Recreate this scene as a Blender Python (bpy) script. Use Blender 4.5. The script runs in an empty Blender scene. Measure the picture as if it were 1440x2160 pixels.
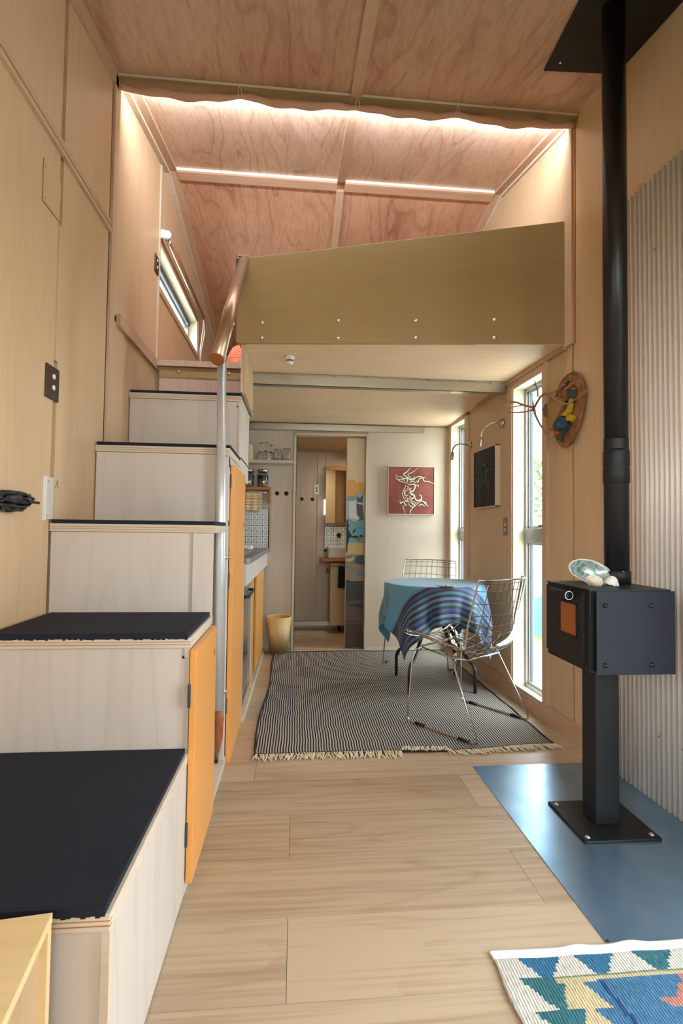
import bpy, bmesh, math, random
from mathutils import Vector, Matrix
random.seed(7)
C = bpy.context.scene
COL = bpy.context.collection
PI = math.pi
XL, XR, XS = -0.865, 1.384, -0.296          # left wall, right wall, side of the stair

# ------------------------------------------------------------------ camera
r = Vector((0.99596, -0.08886, 0.01265)); d = Vector((0.0157, 0.03374, -0.99931)); f = Vector((0.08837, 0.99547, 0.035))
cam_d = bpy.data.cameras.new('camera'); cam = bpy.data.objects.new('camera', cam_d); COL.objects.link(cam)
m = Matrix((( r.x, -d.x, -f.x), (r.y, -d.y, -f.y), (r.z, -d.z, -f.z))).to_4x4()
cam.matrix_world = Matrix.Translation((0, 0, 1.03)) @ m
cam_d.sensor_fit = 'VERTICAL'; cam_d.sensor_height = 36; cam_d.lens = 36 * 1080 / 2160
cam_d.clip_start = 0.05
C.camera = cam

# ------------------------------------------------------------------ world, light, exposure
C.view_settings.view_transform = 'Standard'; C.view_settings.look = 'None'
C.view_settings.gamma = 1; C.view_settings.use_curve_mapping = False
C.view_settings.exposure = 0.32
w = bpy.data.worlds.new('sky'); C.world = w; w.use_nodes = True
nt = w.node_tree; bg = nt.nodes['Background']
tc = nt.nodes.new('ShaderNodeTexCoord'); sp = nt.nodes.new('ShaderNodeSeparateXYZ')
nt.links.new(tc.outputs['Generated'], sp.inputs[0])
cr = nt.nodes.new('ShaderNodeValToRGB'); nt.links.new(sp.outputs['Z'], cr.inputs[0])
cr.color_ramp.elements[0].position = 0.0; cr.color_ramp.elements[0].color = (0.93, 0.96, 1.0, 1)
cr.color_ramp.elements[1].position = 0.9; cr.color_ramp.elements[1].color = (0.72, 0.86, 1.0, 1)
nt.links.new(cr.outputs[0], bg.inputs[0]); bg.inputs[1].default_value = 16.0
try:
    w.cycles.sampling_method = 'MANUAL'; w.cycles.sample_map_resolution = 256
except Exception: pass

def area(name, loc, rot, sx, sy, energy=0, color=(1, 1, 1), portal=False):
    l = bpy.data.lights.new(name, 'AREA'); l.shape = 'RECTANGLE'; l.size = sx; l.size_y = sy
    l.energy = energy; l.color = color
    if portal: l.cycles.is_portal = True
    o = bpy.data.objects.new(name, l); COL.objects.link(o); o.location = loc; o.rotation_euler = rot
    return o
# daylight portals in the openings (they only guide the sampling of the sky)
area('portal', (0.58, -1.93, 1.75), (-PI/2, 0, PI), 1.5, 1.0, portal=True)
area('portal', (-1.02, -0.65, 1.45), (0, -PI/2, 0), 1.2, 1.3, portal=True)
area('portal', (1.60, 0.70, 1.05), (0, PI/2, 0), 2.0, 0.9, portal=True)
area('portal', (1.53, 2.93, 1.0), (0, PI/2, 0), 1.9, 0.5, portal=True)
area('portal', (1.49, 4.13, 1.0), (0, PI/2, 0), 1.9, 0.5, portal=True)
# lamps: LED strip behind the curtain track, square lamp under the bathroom ceiling
area('light_strip', (0.26, 2.457, 3.119), (math.radians(76), 0, 0), 2.1, 0.02, 21, (0.90, 0.97, 1.08))
area('light_strip', (0.60, 4.92, 1.80), (0, 0, 0), 0.3, 0.3, 3, (1.0, 0.85, 0.6))

# ------------------------------------------------------------------ materials
def new_mat(name):
    mt = bpy.data.materials.new(name); mt.use_nodes = True
    n = mt.node_tree; b = n.nodes['Principled BSDF']; return mt, n, b
def plain(name, col, rough=0.5, metal=0.0, spec=0.5, trans=0.0, ior=1.45, bump=0, bscale=200, alpha=1, coat=0, emit=None, es=0):
    mt, n, b = new_mat(name)
    b.inputs['Base Color'].default_value = (*col, 1); b.inputs['Roughness'].default_value = rough
    b.inputs['Metallic'].default_value = metal; b.inputs['Specular IOR Level'].default_value = spec
    b.inputs['Transmission Weight'].default_value = trans; b.inputs['IOR'].default_value = ior
    b.inputs['Alpha'].default_value = alpha; b.inputs['Coat Weight'].default_value = coat
    if emit: b.inputs['Emission Color'].default_value = (*emit, 1); b.inputs['Emission Strength'].default_value = es
    # every surface gets a trace of procedural unevenness
    co = n.nodes.new('ShaderNodeTexCoord'); no = n.nodes.new('ShaderNodeTexNoise'); no.inputs['Scale'].default_value = bscale
    n.links.new(co.outputs['Object'], no.inputs['Vector'])
    mr = n.nodes.new('ShaderNodeMapRange'); mr.inputs['To Min'].default_value = max(0.02, rough - 0.05); mr.inputs['To Max'].default_value = min(1, rough + 0.05)
    n.links.new(no.outputs[0], mr.inputs[0])
    if trans == 0: n.links.new(mr.outputs[0], b.inputs['Roughness'])
    if bump:
        bp = n.nodes.new('ShaderNodeBump'); bp.inputs['Strength'].default_value = bump; bp.inputs['Distance'].default_value = 0.002
        n.links.new(no.outputs[0], bp.inputs['Height']); n.links.new(bp.outputs[0], b.inputs['Normal'])
    return mt
def wood(name, base, dark, axis='z', scale=1.0, rings=0.5, streak=0.35, rough=0.45, freq=26, blotch=0.25, rnd=0.0, spec=0.4, rs=1.0):
    """rotary cut veneer: contour-like rings plus fine streaks along the grain axis"""
    mt, n, b = new_mat(name); L = n.links
    co = n.nodes.new('ShaderNodeTexCoord')
    add = n.nodes.new('ShaderNodeVectorMath'); add.operation = 'ADD'; L.new(co.outputs['Object'], add.inputs[0])
    oi = n.nodes.new('ShaderNodeObjectInfo'); sc = n.nodes.new('ShaderNodeVectorMath'); sc.operation = 'SCALE'
    cmb = n.nodes.new('ShaderNodeCombineXYZ')
    for i in range(3): L.new(oi.outputs['Random'], cmb.inputs[i])
    L.new(cmb.outputs[0], sc.inputs[0]); sc.inputs['Scale'].default_value = 37.0; L.new(sc.outputs[0], add.inputs[1])
    def mapped(s_al, s_ac):
        mp = n.nodes.new('ShaderNodeMapping'); v = [s_ac * scale] * 3; v['xyz'.index(axis)] = s_al * scale
        mp.inputs['Scale'].default_value = v; L.new(add.outputs[0], mp.inputs['Vector']); return mp
    n1 = n.nodes.new('ShaderNodeTexNoise'); n1.inputs['Scale'].default_value = 1.0; n1.inputs['Detail'].default_value = 2.5; n1.inputs['Roughness'].default_value = 0.45
    L.new(mapped(0.30 * rs, 2.6 * rs).outputs[0], n1.inputs['Vector'])
    mu = n.nodes.new('ShaderNodeMath'); mu.operation = 'MULTIPLY'; mu.inputs[1].default_value = freq; L.new(n1.outputs[0], mu.inputs[0])
    fr = n.nodes.new('ShaderNodeMath'); fr.operation = 'FRACT'; L.new(mu.outputs[0], fr.inputs[0])
    r1 = n.nodes.new('ShaderNodeValToRGB'); e = r1.color_ramp.elements
    e[0].position = 0; e[0].color = (0.25, 0.25, 0.25, 1); e[1].position = 0.7; e[1].color = (0, 0, 0, 1)
    x = e.new(0.95); x.color = (1, 1, 1, 1)
    L.new(fr.outputs[0], r1.inputs[0])
    n2 = n.nodes.new('ShaderNodeTexNoise'); n2.inputs['Scale'].default_value = 1.0; n2.inputs['Detail'].default_value = 5
    L.new(mapped(2.0, 70.0).outputs[0], n2.inputs['Vector'])
    n3 = n.nodes.new('ShaderNodeTexNoise'); n3.inputs['Scale'].default_value = 1.0; n3.inputs['Detail'].default_value = 2
    L.new(mapped(0.8, 3.0).outputs[0], n3.inputs['Vector'])
    def mul(a, k):
        q = n.nodes.new('ShaderNodeMath'); q.operation = 'MULTIPLY'; q.inputs[1].default_value = k; L.new(a, q.inputs[0]); return q.outputs[0]
    def plus(a, c_):
        q = n.nodes.new('ShaderNodeMath'); q.operation = 'ADD'; L.new(a, q.inputs[0]); L.new(c_, q.inputs[1]); return q.outputs[0]
    def cen(a, k):
        q = n.nodes.new('ShaderNodeMath'); q.operation = 'MULTIPLY_ADD'; q.inputs[1].default_value = k * 2.5; q.inputs[2].default_value = -0.42 * k * 2.5 ; q.use_clamp = True
        L.new(a, q.inputs[0]); return q.outputs[0]
    # rings come and go with the blotch field
    rg = n.nodes.new('ShaderNodeMath'); rg.operation = 'MULTIPLY'; L.new(mul(r1.outputs[0], rings), rg.inputs[0]); L.new(n3.outputs[0], rg.inputs[1])
    s = plus(plus(rg.outputs[0], cen(n2.outputs[0], streak)), cen(n3.outputs[0], blotch))
    if rnd:
        q = n.nodes.new('ShaderNodeMath'); q.operation = 'MULTIPLY_ADD'; q.inputs[1].default_value = rnd; q.inputs[2].default_value = -rnd * 0.4
        L.new(oi.outputs['Random'], q.inputs[0]); s = plus(s, q.outputs[0])
    mx = n.nodes.new('ShaderNodeMix'); mx.data_type = 'RGBA'; mx.clamp_factor = True
    L.new(s, mx.inputs['Factor']); mx.inputs[6].default_value = (*base, 1); mx.inputs[7].default_value = (*dark, 1)
    L.new(mx.outputs[2], b.inputs['Base Color']); b.inputs['Roughness'].default_value = rough
    b.inputs['Specular IOR Level'].default_value = spec
    bp = n.nodes.new('ShaderNodeBump'); bp.inputs['Strength'].default_value = 0.05; bp.inputs['Distance'].default_value = 0.002
    L.new(s, bp.inputs['Height']); L.new(bp.outputs[0], b.inputs['Normal'])
    return mt

M = {}
PB, PD = (0.61, 0.42, 0.25), (0.43, 0.26, 0.145)
M['ply_z'] = wood('ply_wall', PB, PD, 'z', rings=0.28, streak=0.30, blotch=0.25)
M['ply_x'] = wood('ply_cross', PB, PD, 'x', rings=0.25, streak=0.28, blotch=0.25)
M['ply_y'] = wood('ply_long', PB, PD, 'y', rings=0.3, streak=0.30, blotch=0.25)
M['ply_ceil'] = wood('ply_ceiling', (0.60, 0.40, 0.275), (0.34, 0.165, 0.095), 'y', rings=0.55, streak=0.45, freq=12, blotch=0.55, rs=1.0)
M['ply_loft_dim'] = wood('ply_loft_ceiling_dim', (0.58, 0.33, 0.21), (0.33, 0.145, 0.08), 'y', rings=0.75, streak=0.5, freq=13, blotch=0.6, rs=1.05)  # darker copy of the loft ply, LED falloff put into its colour
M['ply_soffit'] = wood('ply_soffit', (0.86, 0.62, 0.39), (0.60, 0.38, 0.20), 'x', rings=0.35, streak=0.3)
M['ply_loft_lit'] = wood('ply_loft_front_lit', (0.70, 0.50, 0.37), (0.40, 0.22, 0.13), 'y', rings=0.7, streak=0.5, freq=13, blotch=0.6, rs=1.05)  # paler copy of the loft ply, LED brightness put into its colour
M['ply_panel'] = wood('ply_fascia', (0.385, 0.26, 0.118), (0.25, 0.15, 0.058), 'x', rings=0.12, streak=0.22, blotch=0.25, rough=0.4)
M['ply_pink'] = wood('ply_pink', (0.60, 0.43, 0.35), (0.42, 0.24, 0.18), 'z', rings=0.35, streak=0.3)
M['ply_white'] = wood('ply_whitewashed', (0.61, 0.535, 0.475), (0.49, 0.40, 0.33), 'z', rings=0.6, streak=0.16, freq=9, blotch=0.28, rs=1.8)
M['ply_grey'] = wood('ply_grey', (0.58, 0.485, 0.385), (0.38, 0.30, 0.22), 'z', rings=0.25, streak=0.3)
M['ply_back'] = wood('ply_back_wall', (0.55, 0.46, 0.355), (0.44, 0.345, 0.25), 'z', rings=0.35, streak=0.2)
M['edge'] = wood('ply_edge', (0.64, 0.54, 0.43), (0.45, 0.33, 0.22), 'x', rings=0.2, streak=0.5)
M['trim'] = wood('trim_wood', (0.60, 0.42, 0.28), (0.42, 0.25, 0.14), 'z', rings=0.3, streak=0.45, scale=1.6)
M['trim_y'] = wood('trim_wood_long', (0.56, 0.37, 0.25), (0.38, 0.21, 0.12), 'y', rings=0.3, streak=0.45, scale=1.6)
M['trim_x'] = wood('trim_wood_cross', (0.56, 0.35, 0.235), (0.38, 0.20, 0.12), 'x', rings=0.3, streak=0.45, scale=1.6)
M['trim_lr'] = wood('reveal_wood', (0.75, 0.69, 0.52), (0.60, 0.50, 0.33), 'z', rings=0.2, streak=0.3)
M['floor'] = wood('oak_floor', (0.52, 0.385, 0.255), (0.30, 0.19, 0.11), 'x', rings=0.42, streak=0.6, freq=12, blotch=0.42, rnd=0.45, rough=0.42, rs=1.7, spec=0.35)
M['birch'] = wood('birch_ply', (0.74, 0.54, 0.27), (0.55, 0.36, 0.15), 'x', rings=0.25, streak=0.3, freq=8)
M['birch_in'] = wood('birch_inner', (0.50, 0.33, 0.19), (0.36, 0.2, 0.1), 'z', rings=0.5, streak=0.3, freq=8)
M['bin'] = wood('bin_veneer', (0.70, 0.50, 0.25), (0.55, 0.33, 0.13), 'z', rings=0.25, streak=0.3)
M['bin_in'] = plain('bin_inside', (0.66, 0.36, 0.09), 0.5)
M['redwood'] = wood('red_wood', (0.36, 0.115, 0.04), (0.16, 0.04, 0.015), 'z', rings=0.6, streak=0.5, scale=3)
M['shelfwood'] = wood('shelf_wood', (0.46, 0.19, 0.07), (0.28, 0.09, 0.03), 'x', rings=0.5, streak=0.5, scale=3)
M['orange'] = plain('orange_paint', (0.76, 0.335, 0.085), 0.32, bump=0.02)
M['mat_black'] = plain('rubber_mat', (0.009, 0.0125, 0.023), 0.75, bump=0.35, bscale=900, spec=0.35)  # blue cast stands in for sky sheen on the black rubber
M['steel_black'] = plain('black_steel', (0.011, 0.012, 0.014), 0.5, spec=0.4, bump=0.05, bscale=500)
M['steel_dark'] = plain('dark_steel_shield', (0.011, 0.014, 0.023), 0.65, metal=0.0, spec=0.35, bump=0.03)
M['bolt'] = plain('zinc_bolt', (0.74, 0.72, 0.68), 0.22, metal=0.9)
M['bolt_dark'] = plain('dark_bolt', (0.05, 0.05, 0.06), 0.3, metal=0.8)
M['galv'] = plain('galvanised_steel', (0.74, 0.78, 0.82), 0.30, metal=0.6, bump=0.05, bscale=60)
M['copper'] = plain('bronze_tube', (0.50, 0.36, 0.25), 0.33, metal=0.9)
M['alu'] = plain('aluminium', (0.47, 0.435, 0.36), 0.30, metal=0.9, bump=0.02, bscale=30)
M['alu_win'] = plain('window_aluminium', (0.42, 0.43, 0.44), 0.35, metal=0.6)
M['alu_dark'] = plain('window_seal', (0.05, 0.055, 0.06), 0.5)
M['chrome'] = plain('chrome', (0.50, 0.475, 0.44), 0.22, metal=1)
M['wire'] = plain('chrome_wire', (0.13, 0.11, 0.09), 0.3, metal=0.9)
M['black'] = plain('black_plastic', (0.012, 0.012, 0.013), 0.4)
M['white'] = plain('white_plastic', (0.75, 0.74, 0.70), 0.4)
M['cream'] = plain('cream_paint', (0.62, 0.58, 0.47), 0.5)
M['brownplate'] = plain('brown_switch_plate', (0.06, 0.037, 0.025), 0.35, metal=0.3)
M['bronzeplate'] = plain('bronze_switch_plate', (0.20, 0.155, 0.12), 0.35, metal=0.5)
M['counter'] = plain('grey_worktop', (0.20, 0.19, 0.185), 0.4, bump=0.03)
M['ceramic'] = plain('ceramic', (0.62, 0.61, 0.58), 0.18)
M['grout'] = plain('dark_grout', (0.03, 0.05, 0.055), 0.8)
M['tile_w'] = plain('tile_white', (0.85, 0.88, 0.87), 0.22)
M['tile_g'] = plain('tile_grey', (0.52, 0.55, 0.54), 0.25)
M['glassy'] = plain('drinking_glass', (0.95, 0.96, 0.95), 0.02, trans=1.0, ior=1.45)
M['blackcloth'] = plain('black_towel', (0.006, 0.006, 0.007), 0.95, bump=0.4, bscale=700)
M['hem'] = plain('white_cotton_hem', (0.85, 0.84, 0.80), 0.9, bump=0.2, bscale=900)
M['fringe'] = plain('cream_fringe', (0.70, 0.58, 0.42), 0.9)
M['curtain'] = plain('calico_curtain', (0.56, 0.33, 0.235), 0.9, bump=0.1)
M['track'] = plain('curtain_track', (0.33, 0.22, 0.11), 0.6)
M['pillow'] = None
M['fridge'] = plain('grey_fridge_door', (0.24, 0.235, 0.23), 0.3, metal=0.4)
M['mirror'] = plain('mirror', (0.9, 0.9, 0.9), 0.01, metal=1)
M['strip_on'] = plain('lit_strip', (1, 1, 1), 0.5, emit=(0.95, 0.93, 1.0), es=1.6)

def pane(name, tint=(0.93, 0.96, 0.95), gloss=0.07):
    mt = bpy.data.materials.new(name); mt.use_nodes = True; n = mt.node_tree; n.nodes.clear()
    o = n.nodes.new('ShaderNodeOutputMaterial'); t = n.nodes.new('ShaderNodeBsdfTransparent'); t.inputs[0].default_value = (*tint, 1)
    g = n.nodes.new('ShaderNodeBsdfGlossy'); g.inputs['Roughness'].default_value = 0.03
    fz = n.nodes.new('ShaderNodeFresnel'); fz.inputs[0].default_value = 1.45
    ad = n.nodes.new('ShaderNodeMath'); ad.operation = 'ADD'; ad.use_clamp = True; ad.inputs[1].default_value = gloss; n.links.new(fz.outputs[0], ad.inputs[0])
    mx = n.nodes.new('ShaderNodeMixShader'); ge = n.nodes.new('ShaderNodeNewGeometry'); iv = n.nodes.new('ShaderNodeMath'); iv.operation = 'SUBTRACT'; iv.inputs[0].default_value = 1; n.links.new(ge.outputs['Backfacing'], iv.inputs[1]); ml = n.nodes.new('ShaderNodeMath'); ml.operation = 'MULTIPLY'; n.links.new(ad.outputs[0], ml.inputs[0]); n.links.new(iv.outputs[0], ml.inputs[1]); n.links.new(ml.outputs[0], mx.inputs[0]); n.links.new(t.outputs[0], mx.inputs[1]); n.links.new(g.outputs[0], mx.inputs[2])
    n.links.new(mx.outputs[0], o.inputs[0]); return mt
M['pane'] = pane('window_glass', gloss=0.0)
M['acrylic'] = pane('clear_acrylic', (0.90, 0.91, 0.90), 0.10)

def steel_plate():
    mt, n, b = new_mat('hearth_steel'); L = n.links
    co = n.nodes.new('ShaderNodeTexCoord'); no = n.nodes.new('ShaderNodeTexNoise'); no.inputs['Scale'].default_value = 9; no.inputs['Detail'].default_value = 3
    L.new(co.outputs['Object'], no.inputs['Vector'])
    c = n.nodes.new('ShaderNodeValToRGB'); c.color_ramp.elements[0].color = (0.21, 0.35, 0.50, 1); c.color_ramp.elements[1].color = (0.30, 0.44, 0.58, 1)
    c.color_ramp.elements[0].position = 0.3; c.color_ramp.elements[1].position = 0.75
    L.new(no.outputs[0], c.inputs[0]); L.new(c.outputs[0], b.inputs['Base Color'])
    b.inputs['Metallic'].default_value = 0.75
    n2 = n.nodes.new('ShaderNodeTexNoise'); n2.inputs['Scale'].default_value = 5; n2.inputs['Detail'].default_value = 2; L.new(co.outputs['Object'], n2.inputs['Vector'])
    mr = n.nodes.new('ShaderNodeMapRange'); mr.inputs['To Min'].default_value = 0.22; mr.inputs['To Max'].default_value = 0.36; L.new(n2.outputs[0], mr.inputs[0]); b.inputs['Roughness'].default_value = 0.27
    return mt
M['plate'] = steel_plate()
def corrugated():
    mt, n, b = new_mat('corrugated_steel')
    co = n.nodes.new('ShaderNodeTexCoord'); no = n.nodes.new('ShaderNodeTexNoise'); no.inputs['Scale'].default_value = 160; no.inputs['Detail'].default_value = 3
    n.links.new(co.outputs['Object'], no.inputs['Vector'])
    c = n.nodes.new('ShaderNodeValToRGB'); c.color_ramp.elements[0].color = (0.74, 0.66, 0.60, 1); c.color_ramp.elements[1].color = (0.85, 0.78, 0.71, 1)
    n.links.new(no.outputs[0], c.inputs[0]); n.links.new(c.outputs[0], b.inputs['Base Color'])
    b.inputs['Metallic'].default_value = 0.1; b.inputs['Roughness'].default_value = 0.42; return mt
M['corr'] = corrugated()
def rug_mat():
    mt, n, b = new_mat('striped_rug'); L = n.links
    co = n.nodes.new('ShaderNodeTexCoord'); sx = n.nodes.new('ShaderNodeSeparateXYZ'); L.new(co.outputs['UV'], sx.inputs[0])
    no = n.nodes.new('ShaderNodeTexNoise'); no.inputs['Scale'].default_value = 9; no.inputs['Detail'].default_value = 3; L.new(co.outputs['Object'], no.inputs['Vector'])
    a = n.nodes.new('ShaderNodeMath'); a.operation = 'MULTIPLY_ADD'; a.inputs[1].default_value = 0.010; L.new(no.outputs[0], a.inputs[0]); L.new(sx.outputs['X'], a.inputs[2])
    k = n.nodes.new('ShaderNodeMath'); k.operation = 'MULTIPLY'; k.inputs[1].default_value = 1 / 0.0128; L.new(a.outputs[0], k.inputs[0])
    fr = n.nodes.new('ShaderNodeMath'); fr.operation = 'FRACT'; L.new(k.outputs[0], fr.inputs[0])
    c = n.nodes.new('ShaderNodeValToRGB'); c.color_ramp.interpolation = 'LINEAR'; e = c.color_ramp.elements
    e[0].position = 0.40; e[0].color = (0.022, 0.019, 0.022, 1); e[1].position = 0.50; e[1].color = (0.44, 0.39, 0.335, 1)
    x = e.new(0.9); x.color = (0.44, 0.39, 0.335, 1); x = e.new(1.0); x.color = (0.022, 0.017, 0.017, 1)
    L.new(fr.outputs[0], c.inputs[0]); L.new(c.outputs[0], b.inputs['Base Color']); b.inputs['Roughness'].default_value = 0.95
    b.inputs['Specular IOR Level'].default_value = 0.1
    bp = n.nodes.new('ShaderNodeBump'); bp.inputs['Strength'].default_value = 0.4; bp.inputs['Distance'].default_value = 0.003
    L.new(c.outputs[0], bp.inputs['Height']); L.new(bp.outputs[0], b.inputs['Normal']); return mt
M['rug'] = rug_mat()
M['rug_border'] = plain('rug_border', (0.02, 0.017, 0.02), 0.95)
def cloth_mat():
    mt, n, b = new_mat('striped_tablecloth'); L = n.links
    co = n.nodes.new('ShaderNodeTexCoord'); sx = n.nodes.new('ShaderNodeSeparateXYZ'); L.new(co.outputs['UV'], sx.inputs[0])
    c = n.nodes.new('ShaderNodeValToRGB'); c.color_ramp.interpolation = 'CONSTANT'; e = c.color_ramp.elements
    dk, lb, tl, nv, pl = (0.030, 0.021, 0.032), (0.085, 0.17, 0.33), (0.045, 0.165, 0.23), (0.03, 0.07, 0.22), (0.09, 0.27, 0.40)
    seq = [dk, tl, dk, lb, dk, nv, dk, tl, dk, lb, dk, tl, dk, nv, dk, lb]
    e[0].position = 0; e[0].color = (*dk, 1); e[1].position = 0.245; e[1].color = (*pl, 1)
    for i, q in enumerate(seq[1:]):
        x = e.new((i + 1) * 0.245 / len(seq)); x.color = (*q, 1)
    L.new(sx.outputs['Y'], c.inputs[0])
    wv = n.nodes.new('ShaderNodeTexNoise'); wv.inputs['Scale'].default_value = 900; L.new(co.outputs['UV'], wv.inputs['Vector'])
    hs = n.nodes.new('ShaderNodeHueSaturation'); L.new(c.outputs[0], hs.inputs['Color'])
    mr = n.nodes.new('ShaderNodeMapRange'); mr.inputs['To Min'].default_value = 0.8; mr.inputs['To Max'].default_value = 1.2; L.new(wv.outputs[0], mr.inputs[0]); L.new(mr.outputs[0], hs.inputs['Value'])
    L.new(hs.outputs[0], b.inputs['Base Color']); b.inputs['Roughness'].default_value = 0.6
    b.inputs['Sheen Weight'].default_value = 0.3; b.inputs['Specular IOR Level'].default_value = 0.4
    return mt
M['cloth'] = cloth_mat()
def towel_mat():
    mt, n, b = new_mat('striped_towel'); L = n.links
    co = n.nodes.new('ShaderNodeTexCoord'); sx = n.nodes.new('ShaderNodeSeparateXYZ'); L.new(co.outputs['Object'], sx.inputs[0])
    k = n.nodes.new('ShaderNodeMath'); k.operation = 'MULTIPLY'; k.inputs[1].default_value = 1 / 0.05; L.new(sx.outputs['Z'], k.inputs[0])
    fr = n.nodes.new('ShaderNodeMath'); fr.operation = 'FRACT'; L.new(k.outputs[0], fr.inputs[0])
    c = n.nodes.new('ShaderNodeValToRGB'); c.color_ramp.interpolation = 'CONSTANT'; e = c.color_ramp.elements
    e[0].position = 0; e[0].color = (0.62, 0.48, 0.22, 1); e[1].position = 0.35; e[1].color = (0.80, 0.76, 0.66, 1)
    for p, q in ((0.52, (0.45, 0.17, 0.10)), (0.7, (0.80, 0.76, 0.66)), (0.82, (0.60, 0.42, 0.2))):
        x = e.new(p); x.color = (*q, 1)
    L.new(fr.outputs[0], c.inputs[0]); L.new(c.outputs[0], b.inputs['Base Color']); b.inputs['Roughness'].default_value = 0.9; return mt
M['towel'] = towel_mat()
def pillow_mat():
    mt, n, b = new_mat('orange_hexagon_pillow'); L = n.links
    co = n.nodes.new('ShaderNodeTexCoord'); v = n.nodes.new('ShaderNodeTexVoronoi'); v.feature = 'DISTANCE_TO_EDGE'; v.inputs['Scale'].default_value = 9; v.inputs['Randomness'].default_value = 0.1
    L.new(co.outputs['Object'], v.inputs['Vector'])
    k = n.nodes.new('ShaderNodeMath'); k.operation = 'MULTIPLY'; k.inputs[1].default_value = 9; L.new(v.outputs[0], k.inputs[0])
    fr = n.nodes.new('ShaderNodeMath'); fr.operation = 'FRACT'; L.new(k.outputs[0], fr.inputs[0])
    c = n.nodes.new('ShaderNodeValToRGB'); e = c.color_ramp.elements; e[0].position = 0.1; e[0].color = (0.50, 0.085, 0.03, 1); e[1].position = 0.3; e[1].color = (0.85, 0.25, 0.13, 1)
    L.new(fr.outputs[0], c.inputs[0]); L.new(c.outputs[0], b.inputs['Base Color']); b.inputs['Roughness'].default_value = 0.8; return mt
M['pillow'] = pillow_mat()
def shell_mat():
    mt, n, b = new_mat('abalone_nacre'); L = n.links
    co = n.nodes.new('ShaderNodeTexCoord'); no = n.nodes.new('ShaderNodeTexNoise'); no.inputs['Scale'].default_value = 28; no.inputs['Detail'].default_value = 6; no.inputs['Distortion'].default_value = 2.0
    L.new(co.outputs['Object'], no.inputs['Vector'])
    c = n.nodes.new('ShaderNodeValToRGB'); e = c.color_ramp.elements
    e[0].position = 0.30; e[0].color = (0.05, 0.08, 0.07, 1); e[1].position = 0.72; e[1].color = (0.70, 0.68, 0.64, 1)
    for p, q in ((0.40, (0.16, 0.34, 0.26)), (0.48, (0.42, 0.42, 0.38)), (0.56, (0.55, 0.58, 0.56)), (0.62, (0.14, 0.40, 0.48))): x = e.new(p); x.color = (*q, 1)
    L.new(no.outputs[0], c.inputs[0]); L.new(c.outputs[0], b.inputs['Base Color']); b.inputs['Roughness'].default_value = 0.18; b.inputs['Metallic'].default_value = 0.35
    bp = n.nodes.new('ShaderNodeBump'); bp.inputs['Strength'].default_value = 0.5; bp.inputs['Distance'].default_value = 0.004; L.new(no.outputs[0], bp.inputs['Height']); L.new(bp.outputs[0], b.inputs['Normal'])
    return mt
M['nacre'] = shell_mat()
def shellwhite(name, a, c_):
    mt, n, b = new_mat(name); L = n.links
    co = n.nodes.new('ShaderNodeTexCoord'); wv = n.nodes.new('ShaderNodeTexWave'); wv.inputs['Scale'].default_value = 60; wv.inputs['Distortion'].default_value = 3; L.new(co.outputs['Object'], wv.inputs['Vector'])
    c = n.nodes.new('ShaderNodeValToRGB'); c.color_ramp.elements[0].color = (*a, 1); c.color_ramp.elements[1].color = (*c_, 1); L.new(wv.outputs[0], c.inputs[0]); L.new(c.outputs[0], b.inputs['Base Color']); b.inputs['Roughness'].default_value = 0.35; return mt
M['clam'] = shellwhite('clam_shell', (0.50, 0.42, 0.27), (0.72, 0.66, 0.52))
M['clam_white'] = shellwhite('white_shell', (0.68, 0.60, 0.54), (0.80, 0.76, 0.70))
def two_tone(name, a, c_, scale=8, rough=0.8, lo=0.4, hi=0.6):
    mt, n, b = new_mat(name); L = n.links
    co = n.nodes.new('ShaderNodeTexCoord'); no = n.nodes.new('ShaderNodeTexNoise'); no.inputs['Scale'].default_value = scale; no.inputs['Detail'].default_value = 5; L.new(co.outputs['Object'], no.inputs['Vector'])
    c = n.nodes.new('ShaderNodeValToRGB'); c.color_ramp.elements[0].color = (*a, 1); c.color_ramp.elements[1].color = (*c_, 1); c.color_ramp.elements[0].position = lo; c.color_ramp.elements[1].position = hi
    L.new(no.outputs[0], c.inputs[0]); L.new(c.outputs[0], b.inputs['Base Color']); b.inputs['Roughness'].default_value = rough; b.inputs['Specular IOR Level'].default_value = 0.3; return mt
M['grass'] = two_tone('lawn', (0.07, 0.14, 0.02), (0.11, 0.19, 0.04), 3)
M['leaf'] = two_tone('leaves', (0.035, 0.09, 0.012), (0.10, 0.19, 0.035), 5)
M['bark'] = two_tone('bark', (0.12, 0.08, 0.05), (0.22, 0.16, 0.1), 20)
M['tent'] = two_tone('teal_canvas', (0.035, 0.13, 0.10), (0.05, 0.16, 0.13), 2)
M['concrete'] = two_tone('pale_concrete', (0.62, 0.61, 0.58), (0.72, 0.71, 0.68), 4)
M['leather'] = two_tone('brown_leather', (0.20, 0.085, 0.035), (0.34, 0.155, 0.065), 30, 0.5)
M['canvas_red'] = two_tone('red_canvas', (0.19, 0.045, 0.03), (0.27, 0.075, 0.055), 5, 0.6)
M['canvas_black'] = two_tone('black_canvas', (0.012, 0.010, 0.010), (0.022, 0.018, 0.016), 5, 0.6)
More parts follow.
